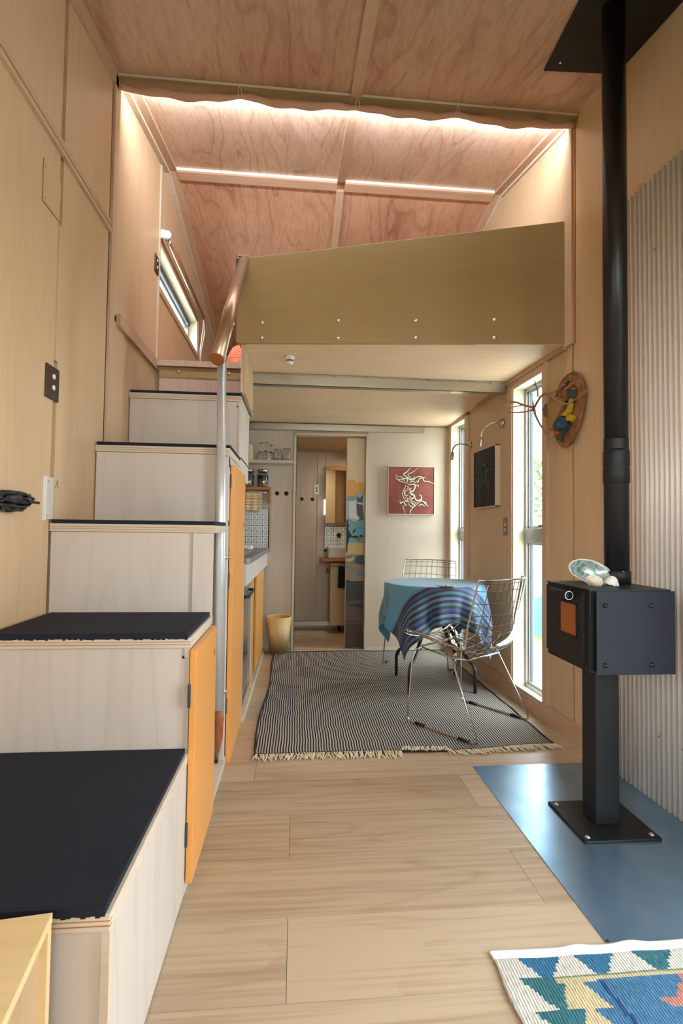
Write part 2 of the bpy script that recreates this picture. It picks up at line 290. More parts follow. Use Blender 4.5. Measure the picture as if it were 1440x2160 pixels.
for k, c in dict(p_cream=(0.72, 0.64, 0.46), p_dark=(0.02, 0.012, 0.01), p_teal=(0.03, 0.085, 0.105), p_grey=(0.12, 0.13, 0.12), m_orange=(0.85, 0.46, 0.10), m_peach=(0.72, 0.52, 0.30), m_cream=(0.85, 0.71, 0.47),
                 m_lblue=(0.42, 0.58, 0.62), m_slate=(0.10, 0.13, 0.18), m_white=(0.72, 0.80, 0.76), m_teal=(0.22, 0.42, 0.46), m_blue=(0.05, 0.42, 0.72), m_navy=(0.02, 0.04, 0.09),
                 m_yellow=(0.62, 0.49, 0.20), m_grey=(0.19, 0.23, 0.26), m_tan=(0.32, 0.25, 0.19), m_char=(0.055, 0.065, 0.07), m_brown=(0.15, 0.10, 0.07), m_dslate=(0.06, 0.085, 0.10), m_brown2=(0.085, 0.065, 0.05),
                 k_white=(0.76, 0.72, 0.64), k_blue=(0.06, 0.20, 0.40), k_teal=(0.05, 0.21, 0.235), k_sand=(0.60, 0.47, 0.26), k_field=(0.10, 0.25, 0.45), k_pink=(0.62, 0.24, 0.19), k_navy=(0.02, 0.06, 0.18), k_green=(0.18, 0.22, 0.12),
                 a_red=(0.42, 0.05, 0.02), a_blue=(0.015, 0.065, 0.12), a_green=(0.02, 0.07, 0.05), a_yellow=(0.52, 0.36, 0.02), a_olive=(0.17, 0.17, 0.05), a_salmon=(0.50, 0.12, 0.05), a_wicker=(0.36, 0.20, 0.07),
                 a_bark=(0.36, 0.20, 0.12), a_cream=(0.55, 0.45, 0.28), stoveglass=(0.26, 0.075, 0.025), jarfood=(0.20, 0.11, 0.05), towelhook=(0.4, 0.4, 0.4)).items():
    M[k] = plain(k, c, 0.6 if k[0] != 'k' else 0.95, bump=0.25 if k[0] == 'k' else 0.0, bscale=500 if k[0] == 'k' else 200)
def weave(name, col):
    mt, n, b = new_mat(name); L = n.links
    co = n.nodes.new('ShaderNodeTexCoord'); mp = n.nodes.new('ShaderNodeMapping'); mp.inputs['Scale'].default_value = (420, 55, 1); L.new(co.outputs['Object'], mp.inputs['Vector'])
    no = n.nodes.new('ShaderNodeTexNoise'); no.inputs['Scale'].default_value = 1; no.inputs['Detail'].default_value = 3; L.new(mp.outputs[0], no.inputs['Vector'])
    c = n.nodes.new('ShaderNodeValToRGB'); e = c.color_ramp.elements; e[0].position = .30; e[0].color = (*[q * .62 for q in col], 1); e[1].position = .80; e[1].color = (*[min(1, q * 1.15 + .12) for q in col], 1)
    x = e.new(.55); x.color = (*col, 1)
    L.new(no.outputs[0], c.inputs[0]); L.new(c.outputs[0], b.inputs['Base Color']); b.inputs['Roughness'].default_value = .95; b.inputs['Specular IOR Level'].default_value = .15
    wv = n.nodes.new('ShaderNodeTexWave'); wv.inputs['Scale'].default_value = 45; wv.inputs['Distortion'].default_value = 1; L.new(co.outputs['Object'], wv.inputs['Vector'])
    bp = n.nodes.new('ShaderNodeBump'); bp.inputs['Strength'].default_value = .6; bp.inputs['Distance'].default_value = .002; L.new(wv.outputs[0], bp.inputs['Height']); L.new(bp.outputs[0], b.inputs['Normal'])
    return mt
for k, c in dict(k_white=(0.60, 0.55, 0.48), k_blue=(0.038, 0.14, 0.25), k_teal=(0.038, 0.14, 0.16), k_sand=(0.55, 0.43, 0.25), k_field=(0.058, 0.155, 0.27), k_pink=(0.48, 0.19, 0.15), k_navy=(0.02, 0.06, 0.18), k_green=(0.18, 0.22, 0.12)).items(): M[k] = weave(k, c)
M['stoveglass'] = plain('stove_door_glass', (0.26, 0.075, 0.025), 0.12)

# ------------------------------------------------------------------ mesh helpers
def skew_rw(v): return Vector((v[0] - 0.03 * (v[1] - 2.4), v[1], v[2]))       # right wall runs slightly in
def skew_bw(v): return Vector((v[0], v[1] - 0.055 * v[0], v[2]))              # back wall slightly askew
class MB:
    def __init__(s): s.v = []; s.f = []; s.mi = []; s.sm = []; s.uv = {}
    def add(s, vs, fs, mi=0, sm=False):
        o = len(s.v); s.v += [Vector(v) for v in vs]
        for q in fs: s.f.append([i + o for i in q]); s.mi.append(mi); s.sm.append(sm)
        return s
    def box(s, x0, x1, y0, y1, z0, z1, mi=0, bev=0):
        if x0 > x1: x0, x1 = x1, x0
        if y0 > y1: y0, y1 = y1, y0
        if z0 > z1: z0, z1 = z1, z0
        v = [(x0, y0, z0), (x1, y0, z0), (x1, y1, z0), (x0, y1, z0), (x0, y0, z1), (x1, y0, z1), (x1, y1, z1), (x0, y1, z1)]
        return s.add(v, [(0, 3, 2, 1), (4, 5, 6, 7), (0, 1, 5, 4), (1, 2, 6, 5), (2, 3, 7, 6), (3, 0, 4, 7)], mi)
    def quad(s, a, b, c, d, t, mi=0):
        """slab: four points in order, thickened by vector t"""
        P = [Vector(p) for p in (a, b, c, d)]; t = Vector(t)
        return s.add(P + [p + t for p in P], [(0, 1, 2, 3), (7, 6, 5, 4), (0, 4, 5, 1), (1, 5, 6, 2), (2, 6, 7, 3), (3, 7, 4, 0)], mi)
    def prism(s, pts, t, mi=0):
        P = [Vector(p) for p in pts]; t = Vector(t); n = len(P)
        return s.add(P + [p + t for p in P], [tuple(range(n)), tuple(range(2 * n - 1, n - 1, -1))] + [(i, i + n, (i + 1) % n + n, (i + 1) % n) for i in range(n)], mi)
    def tube(s, pts, rad, n=8, mi=0, cap=True, closed=False):
        P = [Vector(p) for p in pts]; R = rad if isinstance(rad, (list, tuple)) else [rad] * len(P)
        vs = []; N = len(P); up = None
        for i, p in enumerate(P):
            if closed: tg = P[(i + 1) % N] - P[i - 1]
            else: tg = P[min(i + 1, N - 1)] - P[max(i - 1, 0)]
            tg.normalize()
            if up is None:
                up = tg.orthogonal().normalized()
            else:
                up = up - tg * up.dot(tg)
                if up.length < 1e-5: up = tg.orthogonal()
                up.normalize()
            sd = tg.cross(up)
            for k in range(n):
                a = 2 * PI * k / n; vs.append(p + (up * math.cos(a) + sd * math.sin(a)) * R[i])
        fs = []
        for i in range(N if closed else N - 1):
            j = (i + 1) % N
            for k in range(n): fs.append((i * n + k, i * n + (k + 1) % n, j * n + (k + 1) % n, j * n + k))
        s.add(vs, fs, mi, True)
        if cap and not closed:
            o = len(s.v) - len(vs)
            s.f.append([o + k for k in range(n)][::-1]); s.mi.append(mi); s.sm.append(False)
            s.f.append([o + (N - 1) * n + k for k in range(n)]); s.mi.append(mi); s.sm.append(False)
        return s
    def lathe(s, prof, c, n=24, mi=0, axis='z', cap=True):
        """prof: list of (radius, height) along axis from centre c"""
        vs = []; N = len(prof)
        for (rr, h) in prof:
            for k in range(n):
                a = 2 * PI * k / n; q = (rr * math.cos(a), rr * math.sin(a), h)
                if axis == 'x': q = (q[2], q[0], q[1])
                elif axis == 'y': q = (q[1], q[2], q[0])
                vs.append((c[0] + q[0], c[1] + q[1], c[2] + q[2]))
        fs = [(i * n + k, i * n + (k + 1) % n, (i + 1) * n + (k + 1) % n, (i + 1) * n + k) for i in range(N - 1) for k in range(n)]
        s.add(vs, fs, mi, True)
        o = len(s.v) - len(vs)
        if cap and prof[0][0] > 1e-6: s.f.append([o + k for k in range(n)][::-1]); s.mi.append(mi); s.sm.append(False)
        if cap and prof[-1][0] > 1e-6: s.f.append([o + (N - 1) * n + k for k in range(n)]); s.mi.append(mi); s.sm.append(False)
        return s
    def ball(s, c, rx, ry, rz, n=14, m_=8, mi=0):
        vs = []; fs = []
        for i in range(m_ + 1):
            t = PI * i / m_
            for k in range(n):
                a = 2 * PI * k / n
                vs.append((c[0] + rx * math.sin(t) * math.cos(a), c[1] + ry * math.sin(t) * math.sin(a), c[2] + rz * math.cos(t)))
        for i in range(m_):
            for k in range(n): fs.append((i * n + k, (i + 1) * n + k, (i + 1) * n + (k + 1) % n, i * n + (k + 1) % n))
        return s.add(vs, fs, mi, True)
    def map(s, fn): s.v = [Vector(fn(v)) for v in s.v]; return s
    def build(s, name, mats, parent=None, bev=0, local=False, kind=None, uv=None):
        me = bpy.data.meshes.new(name)
        off = Vector((0, 0, 0))
        if parent is not None and not local:
            off = ROOTLOC.get(parent.name, Vector((0, 0, 0)))
        me.from_pydata([v - off for v in s.v], [], s.f)
        if not isinstance(mats, (list, tuple)): mats = [mats]
        for q in mats: me.materials.append(q)
        me.polygons.foreach_set('material_index', s.mi); me.polygons.foreach_set('use_smooth', s.sm)
        if uv is not None:
            l = me.uv_layers.new(name='UVMap')
            for lp in me.loops: l.data[lp.index].uv = uv[lp.vertex_index]
        me.validate(); me.update()
        bm_ = bmesh.new(); bm_.from_mesh(me); bmesh.ops.recalc_face_normals(bm_, faces=bm_.faces[:]); bm_.to_mesh(me); bm_.free()
        o = bpy.data.objects.new(name, me); COL.objects.link(o)
        if parent is not None: o.parent = parent; ROOTLOC[o.name] = off
        if bev:
            b = o.modifiers.new('bevel', 'BEVEL'); b.width = bev; b.segments = 2; b.limit_method = 'ANGLE'; b.angle_limit = 0.6
        if kind: o['kind'] = kind
        return o
ROOTLOC = {}
def tag(o, label, cat, group=None, kind=None):
    o['label'] = label; o['category'] = cat
    if group: o['group'] = group
    if kind: o['kind'] = kind
    return o
def thing(name, loc, label, cat, group=None, rz=0):
    o = bpy.data.objects.new(name, None); COL.objects.link(o); o.location = loc; o.rotation_euler = (0, 0, rz)
    o.empty_display_size = 0.05
    ROOTLOC[o.name] = Vector(loc); return tag(o, label, cat, group)
def struct(mb, name, mats, label=None, bev=0):
    o = mb.build(name, mats, bev=bev); o['kind'] = 'structure'
    if label: o['label'] = label
    return o
def box(*a, **k): return MB().box(*a, **k)
def copy_tree(o, parent=None):
    c = o.copy(); COL.objects.link(c); c.parent = parent
    for ch in list(o.children): copy_tree(ch, c)
    return c

def zc(y):                                    # height of the roof lining above y
    return 3.15 + 0.2 * (y - 2.42) if y < 3.28 else 3.322 - 0.215 * (y - 3.28)

# ================================================================== STRUCTURE
# floor with planks
fl = struct(box(XL - .2, 1.62, -1.9, 5.75, -0.12, -0.012), 'floor', M['grout'], 'oak-look plank floor running crosswise through the small house')
rows = []; y = 1.153 - 0.249 * 12
k = 0
while y < 5.6:
    rows.append(y); y += 0.249
for i, y0 in enumerate(rows):
    a = (i - 12) % 2
    x = (-0.005 if a == 0 else 0.707) - 1.42 * 2
    if i == 16: x = -0.155 - 2.84
    if i == 15: x = 0.70 - 2.84
    if i > 16: x = random.choice([-0.005, 0.3, 0.707, -0.4]) - 2.84
    while x < 1.45:
        x0, x1 = max(x, XL - .1), min(x + 1.42, 1.5)
        if x1 - x0 > 0.03 and not (x1 < XS - .1 and y0 < 4.0):
            box(x0 + .0006, x1 - .0006, y0 + .0006, y0 + .2484, -0.012, 0).build('plank', M['floor'], fl)
        x += 1.42

# left wall: ply panels, sunken joints, trims
g = MB()
for q in ((-1.9, -1.2, -.1, 3.6), (-1.2, -.1, -.1, .9), (-1.2, -.1, 2.0, 3.6), (-.1, 3.2, -.1, 3.6), (3.2, 4.42, -.1, 2.53), (3.2, 4.42, 2.80, 3.6), (4.42, 5.75, -.1, 3.6)): g.box(XL - .14, XL - .022, *q)
wl = struct(g.map(lambda v: (v[0], v[1], min(v[2], zc(v[1]) + .05))), 'wall_left', M['ply_z'], 'left wall of plywood panels')
def lpanel(y0, y1, z0, z1, mat='ply_z', th=.02, sloped=False, x=XL):
    pts = [(x - th, y0, z0), (x - th, y1, z0)]
    if sloped:
        pts += [(x - th, y1, zc(y1) - .002)]
        if y0 < 3.28 < y1: pts.append((x - th, 3.28, zc(3.28) - .002))
        pts += [(x - th, y0, zc(y0) - .002)]
    else: pts += [(x - th, y1, z1), (x - th, y0, z1)]
    return MB().prism(pts, (th, 0, 0)).build('panel', M[mat], wl)
lpanel(-1.88, -1.2, 0, 2.375); lpanel(-1.2, -.1, 0, .9); lpanel(-1.2, -.1, 2.0, 2.375); lpanel(-.1, 0.68, 0, 2.375); lpanel(0.70, 1.885, 0, 2.375)
lpanel(1.913, 2.40, 0, 2.375); lpanel(2.42, 4.5, 0, 2.0)
lpanel(-1.88, 0.68, 2.40, 0, sloped=True); lpanel(0.70, 1.885, 2.40, 0, sloped=True); lpanel(1.913, 2.36, 2.40, 0, sloped=True)
lpanel(2.445, 3.175, 2.03, 0, sloped=True)
lpanel(3.19, 5.45, 2.03, 2.53)
# around the loft window (opening Y 3.2..4.42, Z 2.53..2.80)
lpanel(4.42, 5.45, 2.53, 2.80)
MB().prism([(XL - .02, 3.19, 2.80), (XL - .02, 5.45, 2.80), (XL - .02, 5.45, zc(5.45)), (XL - .02, 3.28, zc(3.28)), (XL - .02, 3.19, zc(3.19))], (.02, 0, 0)).build('panel', M['ply_z'], wl)
box(XL - .02, XL + .004, 1.887, 1.911, 1.62, 2.115).build('joint_strip', M['trim'], wl)
box(XL - .012, XL, 2.362, 2.372, 1.0, 3.04).build('joint_strip', M['redwood'], wl)
# rail across the wall, lower lip and dark groove
box(XL, XL + .014, -1.8, 2.36, 2.365, 2.382).build('wall_rail', M['ply_y'], wl)
box(XL, XL + .006, -1.8, 2.36, 2.384, 2.392).build('groove', M['black'], wl)
box(XL, XL + .010, -1.8, 2.36, 2.395, 2.42).build('wall_rail', M['trim_y'], wl)
struct(box(XL, XL + .012, 2.37, 2.43, 1.0, 3.12), 'trim_1', M['trim'], 'upright trim on left wall at the loft opening')
struct(box(XL, XL + .02, 2.485, 3.20, 1.985, 2.045).map(lambda v: v), 'trim_2', M['trim_y'], 'sloping-looking trim board where the loft meets the left wall')
box(XL, XL + .006, 3.175, 3.195, 2.05, 3.28).build('joint_strip', M['edge'], wl)
struct(MB().prism([(XL, -1.88, zc(-1.88) - .075), (XL, 2.40, zc(2.40) - .075), (XL, 2.40, zc(2.40)), (XL, -1.88, zc(-1.88))], (.012, 0, 0)), 'trim_3', M['trim_y'], 'trim between left wall and near ceiling')
for y0, y1 in ((2.50, 3.28), (3.28, 5.45)):
    struct(MB().prism([(XL, y0, zc(y0) - .03), (XL, y1, zc(y1) - .03), (XL, y1, zc(y1)), (XL, y0, zc(y0))], (.03, 0, 0)), 'trim_4', M['edge'], 'batten along the top of the left loft wall')
    struct(MB().prism([(XL + .03, y0, zc(y0) - .014), (XL + .03, y1, zc(y1) - .014), (XL + .03, y1, zc(y1)), (XL + .03, y0, zc(y0))], (.045, 0, 0)), 'trim_5', M['trim_y'], 'flat batten on the loft ceiling beside the left wall')
    struct(MB().prism([(XR - .06, y0, zc(y0) - .014), (XR - .06, y1, zc(y1) - .014), (XR - .06, y1, zc(y1)), (XR - .06, y0, zc(y0))], (.045, 0, 0)).map(skew_rw), 'trim_6', M['trim_y'], 'flat batten on the loft ceiling beside the right wall')
    struct(MB().prism([(XR - .015, y0, zc(y0) - .03), (XR - .015, y1, zc(y1) - .03), (XR - .015, y1, zc(y1)), (XR - .015, y0, zc(y0))], (.03, 0, 0)).map(skew_rw), 'trim_7', M['edge'], 'batten along the top of the right loft wall')

# right wall in pieces round its openings (windows w1, w2, unseen slider placed for daylight)
T = 0.13
OP = [(2.742, 3.118, .065, 1.945), (3.955, 4.305, .065, 1.945)]
SL = (.30, 1.10, 0.03, 2.0)
wr = MB()
def wrb(y0, y1, z0, z1): wr.box(XR + .012, XR + T, y0, y1, z0, z1)
ys = [-1.9, SL[0], SL[1], OP[0][0], OP[0][1], OP[1][0], OP[1][1], 5.75]
for a, b_ in zip(ys[:-1], ys[1:]):
    o = [q for q in OP + [SL] if abs(q[0] - a) < 1e-6]
    if o: q = o[0]; wrb(a, b_, -.1, q[2]); wrb(a, b_, q[3], 2.25)
    else: wrb(a, b_, -.1, 2.25)
wr.box(XR + .012, XR + T, -1.9, 5.75, 2.25, 3.7)
wr.map(lambda v: (v[0], v[1], min(v[2], zc(v[1]) + .05)))
wrs = struct(wr.map(skew_rw), 'wall_right', M['ply_z'], 'right wall of plywood panels with tall narrow windows')
def rpanel(y0, y1, z0, z1, sloped=False, mat='ply_z'):
    pts = [(XR, y0, z0), (XR, y1, z0)]
    if sloped:
        pts += [(XR, y1, zc(y1) - .002)]
        if y0 < 3.28 < y1: pts.append((XR, 3.28, zc(3.28) - .002))
        pts += [(XR, y0, zc(y0) - .002)]
    else: pts += [(XR, y1, z1), (XR, y0, z1)]
    return MB().prism(pts, (.012, 0, 0)).map(skew_rw).build('panel', M[mat], wrs)
rpanel(1.10, 2.44, 0, 0, True); rpanel(2.46, 2.68, 0, 1.985); rpanel(2.46, 4.0, 2.05, 0, True); rpanel(4.0, 5.45, 2.05, 0, True)
rpanel(3.17, 3.88, 0.1, 1.98); rpanel(4.34, 4.45, 0.1, 1.95)
rpanel(-1.88, .30, 0, 0, True); rpanel(.30, 1.10, 2.02, 0, True)
def rt(name, y0, y1, z0, z1, th=.012, mat='trim', label=None):
    return struct(box(XR - th, XR, y0, y1, z0, z1).map(skew_rw), name, M[mat], label)
rt('trim_8', 2.435, 2.50, 1.985, 3.12, .014, 'trim', 'upright trim on the right wall at the loft opening')
rt('trim_9', 2.42, 2.436, 1.985, 3.12, .004, 'shelfwood', 'dark joint strip beside the right loft trim')
rt('trim_10', 2.68, 2.712, .10, 1.985, .016, 'trim', 'upright batten left of the mask by the first window')
rt('trim_10', 2.712, OP[0][0], .10, 1.985, .010, 'trim', 'inner frame batten of the first window')
rt('trim_11', OP[0][1], 3.17, .10, 1.96, .012, 'trim', 'batten on far side of the first window')
rt('trim_11', 3.88, OP[1][0], .10, 1.96, .012, 'trim', 'batten on near side of the far window')
rt('trim_11', OP[1][1], 4.345, .10, 1.96, .012, 'trim', 'batten on far side of the far window')
rt('trim_12', 2.735, 3.17, 1.945, 1.985, .012, 'trim_y', 'head trim of the first window')
rt('trim_12', 3.88, 4.345, 1.945, 1.975, .012, 'trim_y', 'head trim of the far window')
struct(box(XR - .016, XR, 2.21, 4.40, 0.0, .10).map(skew_rw), 'baseboard_right', M['trim_y'], 'wide wooden skirting along the right wall')
struct(box(XR - .022, XR - .002, 2.50, 4.42, 1.975, 2.0).map(skew_rw), 'trim_13', M['trim_y'], 'batten under the loft along the right wall')

# windows: reveals, aluminium frames, panes
def window(idx, y0, y1, z0, z1, label, trans=True):
    xo = XR + .070
    g = MB()
    g.box(XR - .004, XR + T, y0 - .004, y0 + .012, z0, z1); g.box(XR - .004, XR + T, y1 - .012, y1 + .004, z0, z1)
    g.box(XR - .004, XR + T, y0, y1, z1 - .012, z1 + .004); g.box(XR - .004, XR + T, y0, y1, z0 - .004, z0 + .012)
    wdw = struct(g.map(skew_rw), 'window_%d' % idx, M['trim_lr'], label)
    a, b_, c, e = y0 + .012, y1 - .012, z0 + .012, z1 - .012
    fr = MB(); w_ = .020
    for q in ((a, a + w_, c, e), (b_ - w_, b_, c, e), (a, b_, c, c + w_), (a, b_, e - w_, e)): fr.box(xo, xo + .05, *q)
    if trans: fr.box(xo - .006, xo + .05, a, b_, .965, 1.055)
    fo = fr.map(skew_rw).build('window_frame', M['alu_win'], wdw, bev=.002)
    for (zz0, zz1) in (((c + w_, .965), (1.055, e - w_)) if trans else ((c + w_, e - w_),)):
        s2 = MB()
        for q in ((a + w_, a + w_ + .014, zz0, zz1), (b_ - w_ - .014, b_ - w_, zz0, zz1), (a + w_, b_ - w_, zz0, zz0 + .014), (a + w_, b_ - w_, zz1 - .014, zz1)): s2.box(xo + .012, xo + .042, *q)
        s2.map(skew_rw).build('sash', M['alu_win'], wdw, bev=.002)
        s3 = MB()
        for q in ((a + w_ + .014, a + w_ + .018, zz0, zz1), (b_ - w_ - .018, b_ - w_ - .014, zz0, zz1)): s3.box(xo + .018, xo + .036, *q)
        s3.map(skew_rw).build('seal', M['alu_dark'], wdw)
        box(xo + .024, xo + .029, a + w_ + .014, b_ - w_ - .014, zz0 + .014, zz1 - .014).map(skew_rw).build('pane', M['pane'], wdw)
    if trans:
        h = box(xo - .03, xo - .004, a + .05, a + .13, 1.06, 1.075); h.box(xo - .022, xo - .004, a + .08, a + .10, 1.05, 1.095)
        h.map(skew_rw).build('latch', M['alu'], wdw, bev=.002)
window(1, *OP[0], 'tall narrow aluminium window beside the mask'); window(2, *OP[1], 'tall narrow aluminium window at the far end behind the table')
# unseen slider and end window, both placed to shape the daylight
g = MB()
for q in ((SL[0], SL[0] + .06, SL[2], SL[3]), (SL[1] - .06, SL[1], SL[2], SL[3]), (.68, .72, SL[2], SL[3]), (SL[0], SL[1], SL[2], SL[2] + .05), (SL[0], SL[1], SL[3] - .06, SL[3])): g.box(XR + .04, XR + .1, *q)
ws = struct(g.map(skew_rw), 'door_unseen', M['alu_win'], 'unseen glazed sliding doors placed in the right wall for daylight')
box(XR + .066, XR + .072, SL[0], SL[1], SL[2], SL[3]).map(skew_rw).build('pane', M['pane'], ws)
g = box(XL - .14, -.72, -1.95, -1.85, -.1, 2.6); g.box(1.25, 1.62, -1.95, -1.85, -.1, 2.6); g.box(XL - .14, 1.62, -1.95, -1.85, 2.2, 2.6); g.box(-.72, 1.25, -1.95, -1.85, -.1, 1.3); g.box(-.72, -.1, -1.95, -1.85, 1.3, 2.2)
struct(g, 'wall_near', M['ply_z'], 'end wall behind the viewer with a window opening added for daylight')
g = MB()
for x0 in (-.1, .55, 1.19): g.box(x0, x0 + .06, -1.92, -1.87, 1.3, 2.2)
g.box(-.1, 1.25, -1.92, -1.87, 1.3, 1.35); g.box(-.1, 1.25, -1.92, -1.87, 2.14, 2.2)
ws = struct(g, 'window_4', M['alu_win'], 'unseen wide window added in the end wall for daylight')
box(-.08, 1.23, -1.90, -1.895, 1.32, 2.17).build('pane', M['pane'], ws)

# roof lining
def slab(x0, x1, y0, y1, th, dz=0): return MB().prism([(x0, y0, zc(y0) + dz), (x1, y0, zc(y0) + dz), (x1, y1, zc(y1 - 1e-6 if y1 <= 3.28 else y1) + dz), (x0, y1, zc(y1) + dz)], (0, 0, th))
ce = struct(MB().prism([(XL - .14, -1.95, zc(-1.95) + .014), (1.62, -1.95, zc(-1.95) + .014), (1.62, 3.28, 3.336), (XL - .14, 3.28, 3.336)], (0, 0, .1)), 'ceiling', M['ply_ceil'], 'pitched plywood ceiling')
for y0, y1 in ((-1.95, -0.4), (-0.4, 2.45)):
    for x0, x1 in ((XL - .02, .255), (.258, 1.45)):
        slab(x0, x1, y0, y1, .013).build('panel', M['ply_ceil'], ce)
for x0, x1 in ((XL - .02, .26), (.263, 1.45)):
    slab(x0, x1, 2.45, 3.278, .013).build('panel', M['ply_loft_lit'], ce)
ce2 = struct(MB().prism([(XL - .14, 3.28, 3.336), (1.62, 3.28, 3.336), (1.62, 5.75, zc(5.75) + .014), (XL - .14, 5.75, zc(5.75) + .014)], (0, 0, .1)), 'ceiling', M['ply_loft_dim'], 'loft ceiling falling away to the back')
for x0, x1 in ((XL - .02, .26), (.263, 1.45)):
    slab(x0, x1, 3.285, 5.5, .013).build('panel', M['ply_loft_dim'], ce2)
def batten(pts4, th, mat, name, label): return struct(MB().prism(pts4, (0, 0, -th)), name, M[mat], label)
batten([(.232, -1.8, zc(-1.8)), (.285, -1.8, zc(-1.8)), (.285, 2.40, zc(2.40)), (.232, 2.40, zc(2.40))], .016, 'trim_y', 'trim_14', 'long centre batten on the near ceiling')
batten([(.235, 2.46, zc(2.46)), (.287, 2.46, zc(2.46)), (.287, 3.262, zc(3.262)), (.235, 3.262, zc(3.262))], .016, 'trim_y', 'trim_15', 'centre batten on the loft ceiling in front of the ridge')
batten([(.235, 3.34, zc(3.34)), (.287, 3.34, zc(3.34)), (.287, 5.45, zc(5.45)), (.235, 5.45, zc(5.45))], .016, 'trim_y', 'trim_16', 'centre batten on the loft ceiling beyond the ridge')
for a, b_ in ((XL + .075, .235), (.287, XR - .09)):
    struct(MB().prism([(a, 3.262, 3.303), (a, 3.268, 3.298), (a, 3.335, 3.291), (a, 3.34, 3.309), (a, 3.28, 3.322)], (b_ - a, 0, 0)), 'trim_17', M['trim_x'], 'ridge batten across the loft ceiling, %s half' % ('left' if a < 0 else 'right'))
    struct(box(a, b_, 3.255, 3.262, 3.302, 3.317), 'trim_18', plain('lit_edge_paint', (0.95, 0.88, 0.70), 0.5), 'ridge batten edge coloured pale for the LED light on it, %s half' % ('left' if a < 0 else 'right'))  # batten face lit by the LED, its brightness put into the colour

# back wall of the living room with doorway; partitions of the bathroom
BY = 4.445
bw = MB()
for q in ((XL, -.024, 0, 2.0), (.606, 1.42, 0, 2.0), (-.024, .606, 1.853, 2.0)): bw.box(q[0], q[1], BY, BY + .06, q[2], q[3])
bws = struct(bw.map(skew_bw), 'wall_back', M['ply_z'], 'back partition of pale plywood with the bathroom doorway')
for q, mt in (((.615, 1.345, .012, 1.94), 'ply_back'), ((XL, -.03, .012, 1.95), 'ply_grey')):
    box(q[0], q[1], BY - .008, BY, q[2], q[3]).map(skew_bw).build('panel', M[mt], bws)
struct(box(.61, 1.34, BY - .016, BY - .008, 0, .022).map(skew_bw), 'baseboard_back', M['edge'], 'thin skirting under the back wall')
struct(box(1.30, 1.335, BY - .022, BY - .008, 0, 1.93).map(skew_bw), 'trim_19', M['trim'], 'corner batten where back wall meets right wall')
dj = MB()
dj.box(-.026, -.006, BY - .02, BY + .06, 0, 1.86); dj.box(.600, .612, BY - .02, BY + .06, 0, 1.86); dj.box(-.026, .612, BY - .02, BY + .06, 1.848, 1.866)
d1 = struct(dj.map(skew_bw), 'door_1', M['edge'], 'bathroom doorway with slim pale plywood frame')
box(-.006, .0, BY - .012, BY + .06, 0, 1.85).map(skew_bw).build('door_stop', M['alu_dark'], d1)
struct(box(-.02, .61, BY + .01, BY + .05, -.002, .004).map(skew_bw), 'trim_20', M['floor'], 'threshold of the bathroom doorway')

# bathroom shell
BB = 5.40
bb = struct(box(-.40, 1.42, BB, BB + .05, 0, 2.0), 'wall_bathroom_back', M['ply_grey'], 'far wall of the bathroom')
for q in ((-.35, .215, .09, 1.845), (.222, 1.3, .09, 1.845)): box(q[0], q[1], BB - .006, BB, q[2], q[3]).build('panel', M['ply_grey'], bb)
box(.222, .30, BB - .012, BB - .006, .16, 1.845).build('panel', M['ply_grey'], bb); box(.30, .304, BB - .014, BB - .012, 1.6, 1.845).build('joint_strip', M['redwood'], bb)
struct(box(-.40, -.34, 4.5, BB, 0, 2.0), 'wall_bathroom_left', M['ply_grey'], 'left wall of the bathroom')
struct(box(1.1, 1.15, 4.5, BB, 0, 2.0), 'wall_bathroom_right', M['ply_z'], 'right wall of the bathroom')
struct(box(-.40, 1.15, 4.47, BB + .05, 1.855, 1.875), 'ceiling_bathroom', M['ply_x'], 'low plywood ceiling of the bathroom')
struct(box(-.34, 1.1, BB - .03, BB - .006, .03, .075), 'trim_21', M['alu'], 'aluminium sill along the foot of the bathroom wall')

# loft deck and its underside
lf = MB(); lf.box(XL, -.30, 3.16, 5.5, 2.0, 2.035); lf.box(-.30, 1.40, 2.70, 5.5, 2.02, 2.035)
struct(lf, 'floor_loft', M['ply_x'], 'plywood deck of the sleeping loft', )
ud = struct(box(-.30, 1.38, 2.72, 4.44, 2.012, 2.02), 'ceiling_under_loft', M['ply_x'], 'underside of the loft in plywood panels')
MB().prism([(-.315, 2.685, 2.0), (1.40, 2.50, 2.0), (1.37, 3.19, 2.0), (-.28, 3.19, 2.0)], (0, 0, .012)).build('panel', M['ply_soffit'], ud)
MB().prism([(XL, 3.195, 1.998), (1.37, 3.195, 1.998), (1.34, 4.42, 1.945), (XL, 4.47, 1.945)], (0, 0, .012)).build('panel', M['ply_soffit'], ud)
struct(box(XL, 1.42, 5.5, 5.55, 1.9, 3.1), 'wall_loft_back', M['ply_loft_dim'], 'end wall of the loft')

def alu_beam(y, z0, z1, x0, x1, label):
    t = thing('steel_beam', ((x0 + x1) / 2, y, z0), label, 'beam')
    b = MB(); b.box(x0, x1, y, y + .003, z0, z1); b.box(x0, x1, y, y + .05, z0, z0 + .003); b.box(x0, x1, y - .012, y, z1 - .003, z1)
    b.build('channel', M['alu'], t)
    for i in range(8):
        x = x0 + .1 + i * (x1 - x0 - .2) / 7
        MB().lathe([(.004, 0), (.004, -.003), (0, -.004)], (x, y - .006, z1 - .003), 8).build('screw', M['bolt_dark'], t)
    return t
alu_beam(3.18, 1.928, 1.996, -.28, 1.335, 'near aluminium beam under the loft beyond the smoke alarm')
alu_beam(4.39, 1.885, 1.938, -.49, 1.31, 'far aluminium beam above the bathroom doorway').rotation_euler = (0, 0, -.02)

